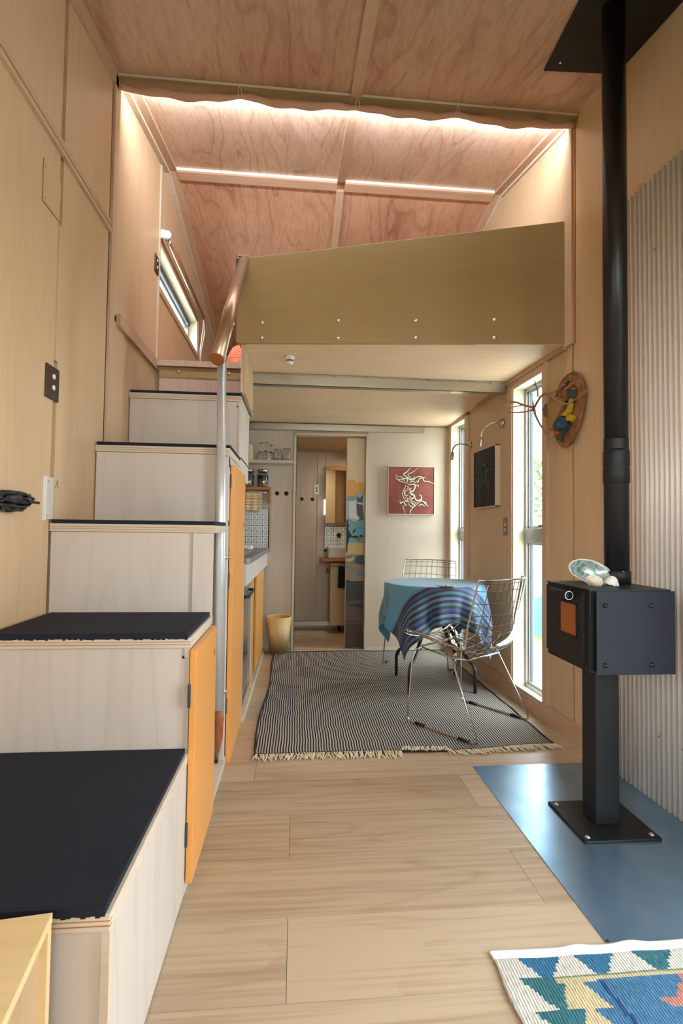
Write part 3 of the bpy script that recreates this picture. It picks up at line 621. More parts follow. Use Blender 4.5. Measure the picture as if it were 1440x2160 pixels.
# outer works
struct(box(-30, 30, -30, 40, -.72, -.7), 'ground', M['grass'], 'lawn round the house')
struct(box(-12, -1.2, -4, 12, -.7, -.66), 'ground_bounce', M['concrete'], 'unseen pale ground added outside the left wall for neutral bounce light')  # unseen pale ground, added to keep green bounce off the window reveal
struct(box(1.7, 30, -4, 7, -.7, -.66), 'ground_terrace', M['concrete'], 'pale paved terrace outside the right wall')
gw = thing('garden_wall', (12, 12, -.7), 'white boundary wall seen outside through the tall windows', 'wall', None)
g = MB()
for i in range(12): g.box(0 + i * 1.5, 1.49 + i * 1.5, 12.5, 12.6, -.7, 1.34)
g.build('wall_panel', M['concrete'], gw); box(-.1, 18.1, 12.45, 12.65, 1.34, 1.4).build('capping', M['white'], gw)
def camping_tent(x, y):
    t = thing('tent', (x, y, -.7), 'teal canvas tent on the lawn seen through the first window', 'tent')
    g = MB(); h = .9; L_, W_ = 2.6, 1.3
    g.prism([(x - W_, y - L_ / 2, -.7), (x + W_, y - L_ / 2, -.7), (x + .75, y - L_ / 2, -.7 + h * .6), (x, y - L_ / 2, -.7 + h), (x - .75, y - L_ / 2, -.7 + h * .6)], (0, L_, 0))
    g.build('canvas', M['tent'], t)
    g = MB(); g.prism([(x - .35, y - L_ / 2 - .01, -.7), (x + .35, y - L_ / 2 - .01, -.7), (x, y - L_ / 2 - .01, -.05)], (0, .008, 0)); g.build('door_flap', plain('dark_flap', (.06, .2, .17)), t)
    g = MB()
    for sx in (-1, 1):
        MB().tube([(x + sx * .75, y - L_ / 2, -.16), (x + sx * 1.6, y - L_ / 2 - .2, -.69)], .008, 5).build('guy_rope', M['white'], t)
camping_tent(4.6, 9.6)
def shrub(x, y, z0, R_, H_, n, label):
    t = thing('tree', (x, y, z0), label, 'tree', 'trees beyond the garden wall')
    rg = random.Random(int(x * 31 + y))
    g = MB(); g.tube([(x, y, z0), (x + .1, y, z0 + H_ * .5), (x, y + .1, z0 + H_ * .8)], [.14, .09, .03], 7)
    for i in range(6):
        a = rg.random() * 6.3; g.tube([(x, y, z0 + H_ * (.3 + .08 * i)), (x + R_ * .6 * math.cos(a), y + R_ * .6 * math.sin(a), z0 + H_ * (.45 + .09 * i))], [.05, .015], 5)
    g.build('trunk', M['bark'], t)
    g = MB()
    for i in range(n):
        a = rg.random() * 6.283; e = rg.uniform(-1, 1); q = R_ * rg.random() ** .4 * (1 + .25 * math.sin(5 * a + 3 * e))
        c = Vector((x + q * math.cos(a) * math.sqrt(1 - e * e), y + q * math.sin(a) * math.sqrt(1 - e * e), z0 + H_ * .6 + e * H_ * .42))
        u = Vector((rg.uniform(-1, 1), rg.uniform(-1, 1), rg.uniform(-1, 1))).normalized() * .11; v = u.orthogonal().normalized() * .05
        g.add([c - u, c + v, c + u, c - v], [(0, 1, 2, 3)])
    g.build('foliage', M['leaf'], t, kind='stuff')
for i, (x, y) in enumerate(((3.4, 15.5), (7.3, 15.5), (11.3, 15.5), (15.3, 15.5))):
    shrub(x, y, -.7, 1.5, 4.2 - .25 * (i % 3), 1700, '%s leafy green tree behind the white garden wall' % ('leftmost', 'second from left', 'third from left', 'rightmost')[i])

# ================================================================== STAIR
st = thing('staircase', (XS, 0.895, 0), 'whitewashed plywood box staircase with black rubber treads up to the loft', 'staircase')
STEPS = [(.895, 1.504, .407), (1.504, 1.885, .730), (1.885, 2.272, 1.055), (2.272, 2.690, 1.397), (2.690, 3.17, 1.737)]
prev = 0
for i, (y0, y1, z) in enumerate(STEPS):
    mt = .014; zt = z - mt
    # tread board with layered edge, riser, side panel, mat
    box(XL + .002, XS + .002, y0, (y1 + .012 if i != 2 else 2.19), zt - .028, zt).build('tread_board', M['edge'], st, bev=.0015)
    g = box(XL + .002, XS + .0025, y0 - .0008, y0 + .01, zt - .011, zt - .0095); g.box(XL + .002, XS + .0025, y0 - .0008, y0 + .01, zt - .019, zt - .0175)
    g.build('ply_line', M['shelfwood'], st)
    o = box(XL + .006, XS - .004, y0 + .006, y0 + .02, max(prev, 0), zt - .029).build('riser', M['ply_white'], st, bev=.001)
    # mat with slightly ragged lower edge
    n = 70; x0, x1 = XL + .02 if i < 2 else XL + .008, XS - .006
    if i < 2:
        g = MB(); vs = []
        rg = random.Random(i)
        g.box(x0, x1, y0 + .004, y1 - (.004 if i else .002), zt, z)
        for k in range(n):
            xa = x0 + (x1 - x0) * k / n; xb = x0 + (x1 - x0) * (k + 1) / n
            g.box(xa, xb, y0 - .0018, y0 + .006, zt - rg.choice([.001, .002, .002, .003, .0045]), z - .0005)
        g.build('tread_mat', M['mat_black'], st, bev=0)
    else:
        box(x0, x1 + .006, y0 - .001, (y1 - .002 if i != 2 else 2.185), zt, z).build('tread_mat', M['mat_black'], st, bev=.003)
    for sx in ((XS - .017,) if i else ()):
        g = MB().lathe([(.0045, .0), (.0045, -.0012), (.003, -.0016), (0, -.0012)], (sx, y0 + .006, zt - .055), 12, axis='y'); g.build('screw', M['bolt_dark'], st)
    prev = z - .014
# side panels facing the room
def side(y0, y1, z0, z1, mat='ply_white', th=.012, x=XS): return box(x - th, x, y0, y1, z0, z1).build('side_panel', M[mat], st, bev=.001)
side(.9155, 1.50, .004, .365)
box(XS - .012, XS + .0015, .897, .915, .004, .366).build('edge_strip', M['edge'], st)
side(1.5085, 1.575, 0, .659); side(1.58, 1.88, .64, .6595); box(XS - .014, XS, 1.506, 1.90, .66, .702).build('edge_strip', M['edge'], st)
side(1.90, 2.272, .0, 1.013, 'ply_white', .012, XS - .055); box(XS - .07, XS, 1.882, 1.897, 0, 1.012).build('side_return', M['ply_white'], st)
side(2.275, 2.315, 0.0, 1.345, 'ply_white', .055)
side(2.272, 2.69, 1.345, 1.356); side(2.272, 2.69, 1.30, 1.35, 'ply_white', .014)
side(2.69, 3.17, 1.30, 1.695)
side(2.72, 3.17, 1.4, 1.41)
box(XL, XS - .03, 1.55, 2.70, 0, .02).build('base_board', M['ply_grey'], st)
# step mats also wrap the side of the flight
box(XS - .02, XS + .004, 2.275, 2.685, 1.383, 1.397).build('mat_edge', M['mat_black'], st); box(XS - .02, XS + .004, 1.89, 2.18, 1.041, 1.055).build('mat_edge', M['mat_black'], st)
# low plinth rail in front of the cupboards
box(XS - .05, XS + .004, 1.58, 2.31, 0, .035).build('plinth', M['edge'], st)
# cupboard doors: near door stands a little proud, tall door beyond
def cupboard_door(y0, y1, z0, z1, x=XS + .003, hinge_y=None, hz=(), hole=None, top_cut=0, parent=st, mat='orange'):
    t = .018
    o = box(x, x + t, y0, y1, z0, z1).build('cupboard_door', M[mat], parent, bev=.0015)
    for z in hz:
        box(x - .004, x + .004, y0 - .006, y0 + .002, z - .032, z + .032).build('hinge', M['alu_dark'], o)
    if hole:
        MB().lathe([(.012, .0), (.012, .0006), (0, .0006)], (x + t, hole[0], hole[1]), 18, axis='x').build('finger_hole', M['shelfwood'], o)
    return o
cupboard_door(1.50, 1.872, .035, .684, hz=(.555, .17), hole=(1.83, .60))
cupboard_door(2.315, 2.80, .0, 1.315, hz=(1.24, .80, .25), hole=(2.74, 1.05))
box(XS - .001, XS + .004, 2.283, 2.298, 1.040, 1.066).build('latch', M['alu_dark'], st)
# landing at the loft edge
lt = box(XL + .002, XS - .02, 3.13, 3.17, 2.005, 2.04); lt.build('landing_edge', M['ply_pink'], st)
box(XL + .03, XS - .02, 3.145, 3.165, 1.94, 2.0).build('landing_beam', M['ply_panel'], st)
box(XL + .03, XS - .02, 3.15, 3.17, 1.74, 1.94).build('landing_riser', M['ply_pink'], st)
for x in (-.72, -.42): MB().lathe([(.008, 0), (.008, -.004), (.004, -.007), (0, -.007)], (x, 3.145, 1.975), 12, axis='y').build('bolt', M['bolt'], st)

# steel pole and handrail
t = thing('handrail', (-.31, 2.25, 0), 'galvanised pole beside the stair carrying a slanting bronze tube handrail', 'handrail')
MB().tube([(-.331, 2.235, 1.78), (-.310, 2.235, .262)], .0195, 20).build('pole', M['galv'], t)
MB().tube([(-.310, 2.236, .262), (-.310, 2.236, .23), (-.311, 2.238, .15), (-.316, 2.242, .09), (-.322, 2.246, .05)], [.0192, .0192, .017, .011, .005], 16).build('wooden_foot', M['redwood'], t)
box(-.327, -.314, 2.243, 2.262, .0, .09).build('foot_pin', M['black'], t)
A = Vector((-.339, 2.16, 1.738)); B = Vector((-.289, 2.665, 2.435))
MB().tube([A, A.lerp(B, .5), B], [.031, .0295, .0265], 24).build('rail_tube', M['copper'], t)
dn = (A - B).normalized()
MB().tube([A, A + dn * .001, A + dn * .006], [.0312, .0312, .028], 24).build('wooden_plug', M['redwood'], t)
for p in (.30, 0.02):
    q = A.lerp(B, p) + Vector((.031, -.004, .004)); MB().ball(q, .006, .006, .006, 10, 6).build('bolt', M['bolt'], t)
g = MB(); g.box(-.328, -.275, 2.635, 2.645, 2.33, 2.44); g.build('bracket_plate', M['bronzeplate'], t, bev=.002)
for x, z in ((-.284, 2.425), (-.284, 2.35), (-.318, 2.425)): MB().ball((x, 2.632, z), .005, .005, .005, 10, 6).build('bolt', M['bolt'], t)
for z in (.905, .33): MB().tube([(-.314, 2.245, z), (-.288, 2.265, z)], .008, 10).build('bolt', M['bolt'], t)

# loft fascia panel with bolts
t = thing('loft_guard_panel', (-.32, 2.66, 2.0), 'olive-toned plywood guard panel across the loft front with eight bolts', 'panel')
PA, PB_ = Vector((-.323, 2.665, 0)), Vector((1.368, 2.50, 0))
def pp(u, z, o=0): q = PA.lerp(PB_, u); nrm = Vector((-.0972, -.9953, 0)); return (q.x + nrm.x * o, q.y + nrm.y * o, z)
MB().prism([pp(.006, 1.992), pp(1, 2.003), pp(1, 2.652), pp(0, 2.437), pp(0, 2.0)], (.0015, .0175, 0)).build('board', M['ply_panel'], t, bev=.002)
for u, z in ((.0785, 2.097), (.0785, 2.017), (.312, 2.112), (.312, 2.019), (.549, 2.115), (.549, 2.026), (.787, 2.125), (.787, 2.031)):
    c = pp(u, z, .0005); MB().lathe([(.0115, .0), (.0115, -.002), (.0075, -.003), (.0068, -.008), (0, -.0095)], c, 16, axis='y').build('bolt', M['bolt'], t)

# overhead side box with aluminium rails
t = thing('overhead_cupboard', (-.28, 2.69, 1.74), 'plywood side of an overhead cupboard with aluminium rails under it beside the stair top', 'cupboard')
box(-.292, -.278, 2.70, 3.20, 1.745, 1.998).build('side_panel', M['ply_z'], t)
box(-.300, -.292, 2.69, 2.70, 1.745, 1.998).build('edge_strip', M['edge'], t)
for x in (-.286, -.305, -.325): box(x - .006, x, 2.72, 3.24, 1.735, 1.745).build('rail', M['alu'], t)
box(-.42, -.278, 3.20, 3.21, 1.735, 1.75).build('cross_rail', M['alu'], t)
box(-.42, -.30, 2.72, 3.20, 1.747, 1.75).build('bottom_panel', M['ply_grey'], t)

# curtain track and bunched curtain at the ceiling step
t = thing('curtain_track', (XL, 2.43, 3.13), 'olive wooden curtain track across the ceiling', 'curtain track')
MB().prism([(XL, 2.40, 3.118), (XL, 2.452, 3.118), (XL, 2.452, 3.156), (XL, 2.40, 3.146)], (2.245, 0, 0)).build('track', M['track'], t)
MB().prism([(XL, 2.396, 3.143), (XL, 2.400, 3.134), (XL, 2.400, 3.147)], (2.245, 0, 0)).build('track_lip', M['edge'], t)
for x in (-.6, -.1, .12, .5, .62, .9, 1.2): MB().ball((x, 2.40, 3.14), .004, .003, .002, 8, 5).build('screw', M['bolt_dark'], t)
t2 = thing('curtain', (XL, 2.43, 3.10), 'calico curtain rolled up and tied along its track under the ceiling', 'curtain')
ties = [-.86, -.30, .265, .765, 1.37]
n = 140; g = MB(); pts = []; rad = []
for i in range(n + 1):
    x = XL + .006 + 2.236 * i / n
    k = max(j for j in range(5) if x >= ties[j] - .01) if x < 1.37 else 3; k = min(k, 3)
    u = (x - ties[k]) / (ties[k + 1] - ties[k]); u = min(max(u, 0), 1)
    sag = .016 * math.sin(PI * u) * (1.3 if k == 0 else 1)
    pts.append((x, 2.425 + .004 * math.sin(x * 31), 3.104 - sag + .003 * math.sin(x * 17))); rad.append(.012 + .006 * math.sin(PI * u) + .0015 * math.sin(x * 43))
g.tube(pts, rad, 12); g.build('cloth_roll', M['curtain'], t2)
for x in ties[1:4]:
    MB().tube([(x - .008, 2.408, 3.09), (x - .004, 2.405, 3.115), (x, 2.398, 3.13)], .002, 6).build('tie', M['cream'], t2); MB().tube([(x + .014, 2.408, 3.09), (x + .008, 2.404, 3.115), (x + .002, 2.398, 3.13)], .002, 6).build('tie', M['cream'], t2)

g = MB(); x0 = XL - .12  # unseen window added behind the camera to brighten the right wall
for q in ((-1.2, -1.15, .9, 2.0), (-.15, -.1, .9, 2.0), (-.68, -.62, .9, 2.0), (-1.2, -.1, .9, .95), (-1.2, -.1, 1.95, 2.0)): g.box(x0, x0 + .05, *q)
w5 = struct(g, 'window_5', M['alu_win'], 'unseen window added in the left wall to light the right wall'); box(x0 + .02, x0 + .025, -1.2, -.1, .9, 2.0).build('pane', M['pane'], w5)
# loft window with roller blind
g = MB(); x0 = XL - .13
g.box(x0, XL, 3.19, 4.43, 2.515, 2.532); g.box(x0, XL - .001, 3.19, 4.43, 2.786, 2.799); g.box(x0, XL, 3.19, 3.21, 2.515, 2.815); g.box(x0, XL, 4.41, 4.43, 2.515, 2.815)
w3 = struct(g, 'window_3', M['trim_lr'], 'low wide loft window with a bronze blind tube')
g = MB()
for q in ((3.21, 3.25, 2.53, 2.80), (4.37, 4.41, 2.53, 2.80), (3.21, 4.41, 2.53, 2.56), (3.21, 4.41, 2.77, 2.80)): g.box(x0 + .01, x0 + .06, *q)
g.build('window_frame', M['alu_win'], w3)
g = box(x0 + .062, x0 + .070, 3.21, 4.41, 2.752, 2.775); g.build('gasket', M['alu_dark'], w3)
g = box(x0 + .012, x0 + .05, 3.25, 4.37, 2.715, 2.745); g.build('upper_sash', M['fridge'], w3)
box(x0 + .03, x0 + .034, 3.25, 4.37, 2.56, 2.77).build('pane', M['pane'], w3)
struct(box(XL, XL + .010, 3.20, 4.45, 2.478, 2.515), 'trim_22', M['trim_y'], 'sill trim under the loft window')
struct(box(XL, XL + .008, 4.425, 4.47, 2.5, 2.83), 'trim_22', M['trim_y'], 'end trim of the loft window')
t = thing('roller_blind', (XL + .03, 3.2, 2.85), 'rolled-up brown blind with white end bracket above the loft window', 'blind')
MB().tube([(XL + .04, 3.21, 2.843), (XL + .04, 4.42, 2.833)], .021, 18).build('roll', M['copper'], t)
g = MB(); g.lathe([(.026, 0), (.026, -.012), (.018, -.014), (0, -.014)], (XL + .042, 3.205, 2.845), 20, axis='y'); g.box(XL, XL + .03, 3.19, 3.205, 2.822, 2.872); g.build('end_bracket', M['white'], t)
MB().ball((XL + .055, 3.22, 2.81), .005, .005, .012, 8, 6).build('chain_bead', M['white'], t)
g = MB(); g.tube([(XL + .05, 4.42, 2.82), (XL + .056, 4.44, 2.7), (XL + .03, 4.45, 2.56), (XL + .02, 4.44, 2.37), (XL + .014, 4.43, 2.1)], .004, 6); g.tube([(XL + .05, 4.42, 2.82), (XL + .04, 4.43, 2.7), (XL + .022, 4.44, 2.56), (XL + .03, 4.45, 2.3)], .004, 6); g.build('pull_cord', M['white'], t)
t = thing('bed_pillow', (-.42, 3.45, 2.035), 'orange-red pillow with hexagon pattern on the loft', 'pillow')
vs = []; fs = []; N = 24
for i in range(N + 1):
    for j in range(N + 1):
        u, v = i / N * 2 - 1, j / N * 2 - 1; h = (1 - u ** 4) ** .5 * (1 - v ** 4) ** .5
        vs.append((-.265 + u * .235 * (1 - .16 * v * v), 3.60 + .08 * h + .05 * v, 2.190 + v * .165 * (1 - .22 * u * u)))
o_ = len(vs)
for i in range(N + 1):
    for j in range(N + 1):
        u, v = i / N * 2 - 1, j / N * 2 - 1; h = (1 - u ** 4) ** .5 * (1 - v ** 4) ** .5
        vs.append((-.265 + u * .235 * (1 - .16 * v * v), 3.60 - .08 * h + .05 * v, 2.190 + v * .165 * (1 - .22 * u * u)))
for q in (0, o_):
    for i in range(N):
        for j in range(N): a = q + i * (N + 1) + j; fs.append((a, a + 1, a + N + 2, a + N + 1))
MB().add(vs, fs, 0, True).build('pillow_case', M['pillow'], t)
t = thing('bed_mattress', (.3, 4.6, 2.035), 'mattress on the loft deck mostly hidden by the guard panel', 'mattress')
box(-.30, 1.2, 3.9, 5.4, 2.035, 2.15).build('mattress', M['cream'], t, bev=.03)

# left wall fittings
def switchplate(name, x, y0, y1, z0, z1, plate, label, knobs, sgn=1, skew=None, cat='switch'):
    t = thing(name, (x, (y0 + y1) / 2, z0), label, cat)
    g = box(x, x + sgn * .007, y0, y1, z0, z1)
    if skew: g.map(skew)
    g.build('face_plate', plate, t, bev=.002)
    for ky, kz, kr in knobs:
        g = MB().lathe([(kr, .007 * sgn), (kr, .011 * sgn), (kr * .6, .012 * sgn), (0, .012 * sgn)], (x, ky, kz), 16, axis='x')
        if skew: g.map(skew)
        g.build('toggle', M['white'], t)
    return t
switchplate('light_switch', XL, 1.822, 1.915, 1.475, 1.592, M['brownplate'], 'brown double light switch with two white toggles on the left wall', [(1.869, 1.556, .009), (1.869, 1.517, .009)])
switchplate('light_switch', XL, 3.09, 3.165, 2.565, 2.67, M['brownplate'], 'brown double light switch in the loft beside the roller blind', [(3.127, 2.64, .008), (3.127, 2.60, .008)])
box(XL, XL + .0012, 1.7625, 1.8875, 2.122, 2.268).build('cover_painted_shadow', M['redwood'], wl); box(XL, XL + .004, 1.765, 1.885, 2.125, 2.265).build('cover_plate', M['ply_y'], wl, bev=.001)  # dark backing plate imitates the shadow edge round the cover plate
for y_, z_ in ((1.777, 2.245), (1.777, 2.14)): MB().ball((XL + .003, y_, z_), .002, .003, .004, 8, 5).build('screw', M['bolt_dark'], wl)
t = thing('wall_bracket', (XL, 1.86, 1.05), 'cream painted wooden bracket upright on the left wall at the third tread', 'bracket')
box(XL, XL + .010, 1.836, 1.842, 1.05, 1.202).build('fin', M['white'], t); box(XL, XL + .004, 1.842, 1.903, 1.055, 1.202).build('flange', M['ply_white'], t)
for z_ in (1.067, 1.186): MB().ball((XL + .006, 1.86, z_), .002, .003, .003, 8, 5).build('screw', M['bolt'], t)
g = MB()
for a, b_ in (((1.925, 1.166), (1.938, 1.197)), ((1.938, 1.197), (1.948, 1.166))): g.tube([(XL + .0006, a[0], a[1]), (XL + .0006, b_[0], b_[1])], .0007, 4)
g.build('pencil_mark', M['bolt_dark'], wl)
t = thing('cable_coil', (XL + .03, 1.62, 1.06), 'coil of black cord hanging on the left wall', 'cord')
rg = random.Random(4)
for k in range(9):
    cy, cz = 1.60 + rg.uniform(-.01, .01), 1.107 + rg.uniform(-.012, .01); a_, b_ = .085 + rg.uniform(-.02, .01), .021 + rg.uniform(-.01, .004)
    pts = [(XL + .018 + .014 * math.sin(3 * q + k) + k * .0015, cy + a_ * math.cos(q), cz + b_ * math.sin(q)) for q in [2 * PI * i / 20 for i in range(20)]]
    MB().tube(pts, .0042, 6, closed=True).build('cord_loop', M['black'], t)
MB().tube([(XL + .04, 1.66, 1.106), (XL + .045, 1.715, 1.104)], .005, 6).build('tie', M['black'], t); MB().tube([(XL + .03, 1.66, 1.125), (XL + .03, 1.695, 1.128)], .0025, 6).build('tie', M['black'], t)
MB().ball((XL + .03, 1.60, 1.112), .014, .05, .018, 14, 8).build('plug', M['black'], t)

# small birch table at lower left
t = thing('side_table', (-.5, .7, 0), 'yellow birch plywood side table corner at the lower left beside the first step', 'table')
d_ = Vector((.024, -.181, 0)).normalized(); e_ = Vector((-.181, -.024, 0)).normalized(); c0 = Vector((-.373, .868, .42))
P4 = [c0, c0 + d_ * .42, c0 + d_ * .42 + e_ * .36, c0 + e_ * .36]
MB().prism(P4, (0, 0, -.015)).build('table_top', M['birch'], t, bev=.001)
q0 = c0 + d_ * .0 + e_ * .001 - Vector((0, 0, .018))
MB().prism([q0, q0 + d_ * .0155, q0 + d_ * .0155 + e_ * .34, q0 + e_ * .34], (0, 0, -.402)).build('side_panel', M['birch'], t, bev=.001)
q1 = q0 + d_ * .37
MB().prism([q1, q1 + d_ * .015, q1 + d_ * .015 + e_ * .34, q1 + e_ * .34], (0, 0, -.402)).build('side_panel', M['birch'], t, bev=.001)
q2 = q0 + e_ * .012 + d_ * .0155
MB().prism([q2, q2 + d_ * .35, q2 + d_ * .35 + e_ * .012, q2 + e_ * .012], (0, 0, -.402)).build('inner_panel', M['birch_in'], t)

# ================================================================== KITCHEN
kt = thing('kitchen_counter', (-.28, 2.85, 0), 'kitchen counter unit with pale apron, grey worktop and orange sliding doors', 'kitchen unit')
g = MB().prism([(-.60, 2.81, .838), (-.262, 2.81, .838), (-.245, 2.83, .838), (-.218, 4.44, .838), (-.60, 4.44, .838)], (0, 0, .032)); g.build('worktop', M['counter'], kt, bev=.003)
box(-.60, -.262, 2.812, 4.45, .72, .838).map(lambda v: (v[0] + (.0135 * (v[1] - 2.8) if v[0] > -.5 else 0), v[1], v[2])).build('apron', M['ply_white'], kt)
box(-.60, -.275, 2.812, 2.826, 0, .72).build('end_panel', M['ply_white'], kt)
box(-.295, -.272, 3.296, 3.33, .03, .72).build('divider', M['edge'], kt); box(-.285, -.268, 3.335, 3.44, .04, .72).build('sliding_door', M['orange'], kt)
o = box(-.285, -.272, 3.58, 4.25, .06, .72).map(lambda v: (v[0] + .012 * (v[1] - 2.8), v[1], v[2])).build('sliding_door', M['orange'], kt, bev=.001)
MB().lathe([(.01, 0), (.01, .0008), (0, .0008)], (-.256, 4.13, .60), 14, axis='x').build('finger_hole', M['shelfwood'], o)
box(-.30, -.292, 3.34, 4.40, .04, .72).build('back_panel', M['black'], kt)
box(-.295, -.262, 2.80, 4.38, 0, .03).map(lambda v: (v[0] + .010 * (v[1] - 2.8), v[1], v[2])).build('plinth_rail', M['edge'], kt)
box(-.29, -.272, 4.25, 4.40, .0, .72).build('end_stile', M['ply_grey'], kt)
t = thing('oven', (-.29, 3.05, .03), 'grey fronted under-counter oven with black bar handle', 'oven')
box(-.55, -.288, 2.83, 3.295, .035, .715).build('body', M['fridge'], t)
box(-.288, -.281, 2.84, 3.29, .09, .60).build('door_glass', plain('smoked_glass', (.09, .095, .10), .1), t)
for q in ((2.835, 2.85, .06, .63), (3.275, 3.293, .06, .63), (2.835, 3.293, .60, .63), (2.835, 3.293, .06, .085)): box(-.288, -.276, *q).build('door_trim', M['alu'], t)
MB().tube([(-.285, 2.86, .655), (-.252, 2.86, .655), (-.252, 3.22, .655), (-.285, 3.22, .655)], .008, 8).build('handle', M['black'], t)
t = thing('cooktop', (-.42, 3.6, .871), 'steel gas cooktop edge on the grey worktop', 'cooktop')
box(-.55, -.30, 3.1, 3.75, .8705, .876).build('hob_plate', M['alu'], t, bev=.002)
MB().tube([(-.5, 3.2, .89), (-.33, 3.25, .89), (-.33, 3.6, .89), (-.5, 3.65, .89)], .004, 6, closed=True).build('pan_support', M['chrome'], t)
t = thing('folded_cloth', (-.39, 4.0, .871), 'small white folded dishcloth behind the cooktop', 'cloth')
box(-.46, -.33, 3.95, 4.08, .871, .90).build('cloth', M['hem'], t, bev=.01)
# tiled splashback: single tiles on the back wall
ts = struct(box(-.62, -.228, BY - .014, BY - .008, .868, 1.205).map(skew_bw), 'wall_splashback', M['grout'], 'dark grouted splashback of small white-rimmed grey tiles')
P = .0478
proto = MB(); s_ = P - .004
proto.box(0, s_, -.003, 0, 0, s_); proto.add([(.009, -.0032, .006), (s_ - .007, -.0032, .006), (s_ - .007, -.0032, s_ - .008), (.009, -.0032, s_ - .008)], [(0, 1, 2, 3)], 1)
def tiles(parent, x1, ytop, zbase, nx, nz, skew):
    first = None
    for i in range(nx):
        for j in range(nz):
            x = x1 - (i + 1) * P; z = zbase + j * P
            y = ytop - (.055 * x if skew else 0)
            if first is None:
                first = proto.build('tile', [M['tile_w'], M['tile_g']], None); first.parent = parent; o = first
            else:
                o = first.copy(); COL.objects.link(o)
            o.location = (x, y, z)
tiles(ts, -.234, BY - .0145, .870, 7, 7, True)
struct(box(-.228, -.208, BY - .02, BY - .008, .86, 1.26).map(skew_bw), 'trim_23', M['trim'], 'slim trim at the right end of the splashback')
# shelf with jars
t = thing('wooden_shelf', (-.4, 4.38, 1.36), 'red-brown wooden wall shelf holding two glass jars', 'shelf')
box(-.62, -.215, 4.33, BY - .01, 1.360, 1.384).map(skew_bw).build('board', M['shelfwood'], t, bev=.002)
box(-.232, -.213, 4.34, BY - .01, 1.262, 1.362).map(skew_bw).build('end_bracket', M['shelfwood'], t, bev=.003)
MB().tube([(-.60, 4.345, 1.335), (-.25, 4.345, 1.335)], .004, 8).build('towel_rail', M['chrome'], t)
def jar(x, y, z, label):
    t = thing('storage_jar', (x, y, z), label, 'jar', 'jars on the wooden shelf')
    MB().lathe([(0, .002), (.043, .002), (.045, .008), (.045, .115), (.036, .128), (.034, .128), (.041, .114), (.042, .01), (0, .006)], (x, y, z), 24).build('glass_body', M['acrylic'], t)
    MB().lathe([(.0, .0085), (.0405, .0085), (.0405, .065), (0, .06)], (x, y, z), 20).build('contents', M['jarfood'], t)
    MB().lathe([(.0453, .068), (.0458, .07), (.0458, .098), (.0453, .10)], (x, y, z), 24, cap=False).build('label_band', M['black'], t)
    MB().lathe([(.039, .127), (.043, .129), (.043, .15), (.040, .153), (0, .153)], (x, y, z), 24).build('lid', M['chrome'], t)
    MB().tube([(x + .03, y - .036, z + .127), (x + .03, y - .036, z + .02)], .003, 6).build('clasp', M['chrome'], t)
jar(-.285, 4.39, 1.384, 'steel-lidded glass storage jar at the right end of the wooden shelf')
jar(-.405, 4.39, 1.384, 'steel-lidded glass storage jar half hidden by the orange door edge')
# towel
t = thing('tea_towel', (-.36, 4.34, 1.2), 'orange and cream striped tea towel hanging below the wooden shelf', 'towel')
vs = []; fs = []; nx, nz = 16, 10
for i in range(nx + 1):
    for j in range(nz + 1):
        u, v = i / nx, j / nz
        vs.append((-.425 + .135 * u - .004 * v, 4.336 - .006 * math.sin(u * 14) * v - .004, 1.34 - .155 * v - .008 * math.sin(PI * u) * v))
for i in range(nx):
    for j in range(nz): a = i * (nz + 1) + j; fs.append((a, a + 1, a + nz + 2, a + nz + 1))
o = MB().add(vs, fs, 0, True).build('cloth', M['towel'], t); so = o.modifiers.new('solid', 'SOLIDIFY'); so.thickness = .004
# high shelf with glasses
t = thing('glass_shelf', (-.3, 4.36, 1.59), 'pale plywood shelf under the loft holding upturned glasses', 'shelf')
box(-.62, -.03, 4.30, BY - .01, 1.585, 1.610).map(skew_bw).build('board', M['edge'], t, bev=.001)
SZ = 1.610
def lathe_thing(name, x, y, z, prof, mat, label, cat, group=None, part='body', n=22):
    t = thing(name, (x, y, z), label, cat, group); MB().lathe(prof, (x, y, z), n).build(part, M[mat], t); return t
lathe_thing('paper_cup', -.402, 4.38, SZ, [(0, 0), (.042, 0), (.040, .005), (.026, .13), (.024, .135), (0, .135)], 'cream', 'stack of cream paper cups upturned at the left of the high shelf', 'cup')
def wineglass(x, y, h, label):
    t = thing('wine_glass', (x, y, SZ), label, 'glass', 'upturned stemmed glasses on the high shelf')
    MB().lathe([(.026, 0), (.034, .02), (.035, .045), (.020, .072), (.005, .082), (.0035, .09), (.0035, h - .012), (.008, h - .004), (.030, h), (.030, h + .002), (0, h + .002)], (x, y, SZ), 20, cap=False).build('bowl_and_stem', M['glassy'], t)
wineglass(-.310, 4.40, .155, 'tallest upturned wine glass beside the paper cups'); wineglass(-.262, 4.345, .15, 'second upturned wine glass from the paper cups'); wineglass(-.222, 4.41, .14, 'upturned wine glass nearest the tumblers')
for x, h, lb in ((-.165, .105, 'wide glass tumbler upturned on the high shelf next to the wine glasses'), (-.085, .115, 'ribbed glass tumbler at the right end of the high shelf')):
    t = thing('tumbler', (x, 4.39, SZ), lb, 'glass', None)
    MB().lathe([(.033, 0), (.037, .01), (.034, h - .012), (.028, h - .002), (.0, h), (0, h - .006), (.026, h - .01), (.031, h - .02), (.034, .01), (.033, 0)], (x, 4.39, SZ), 22).build('body', M['glassy'], t)
    MB().lathe([(.034, .0), (.036, .004), (.034, .006)], (x, 4.39, SZ), 22, cap=False).build('rim', M['chrome'], t)
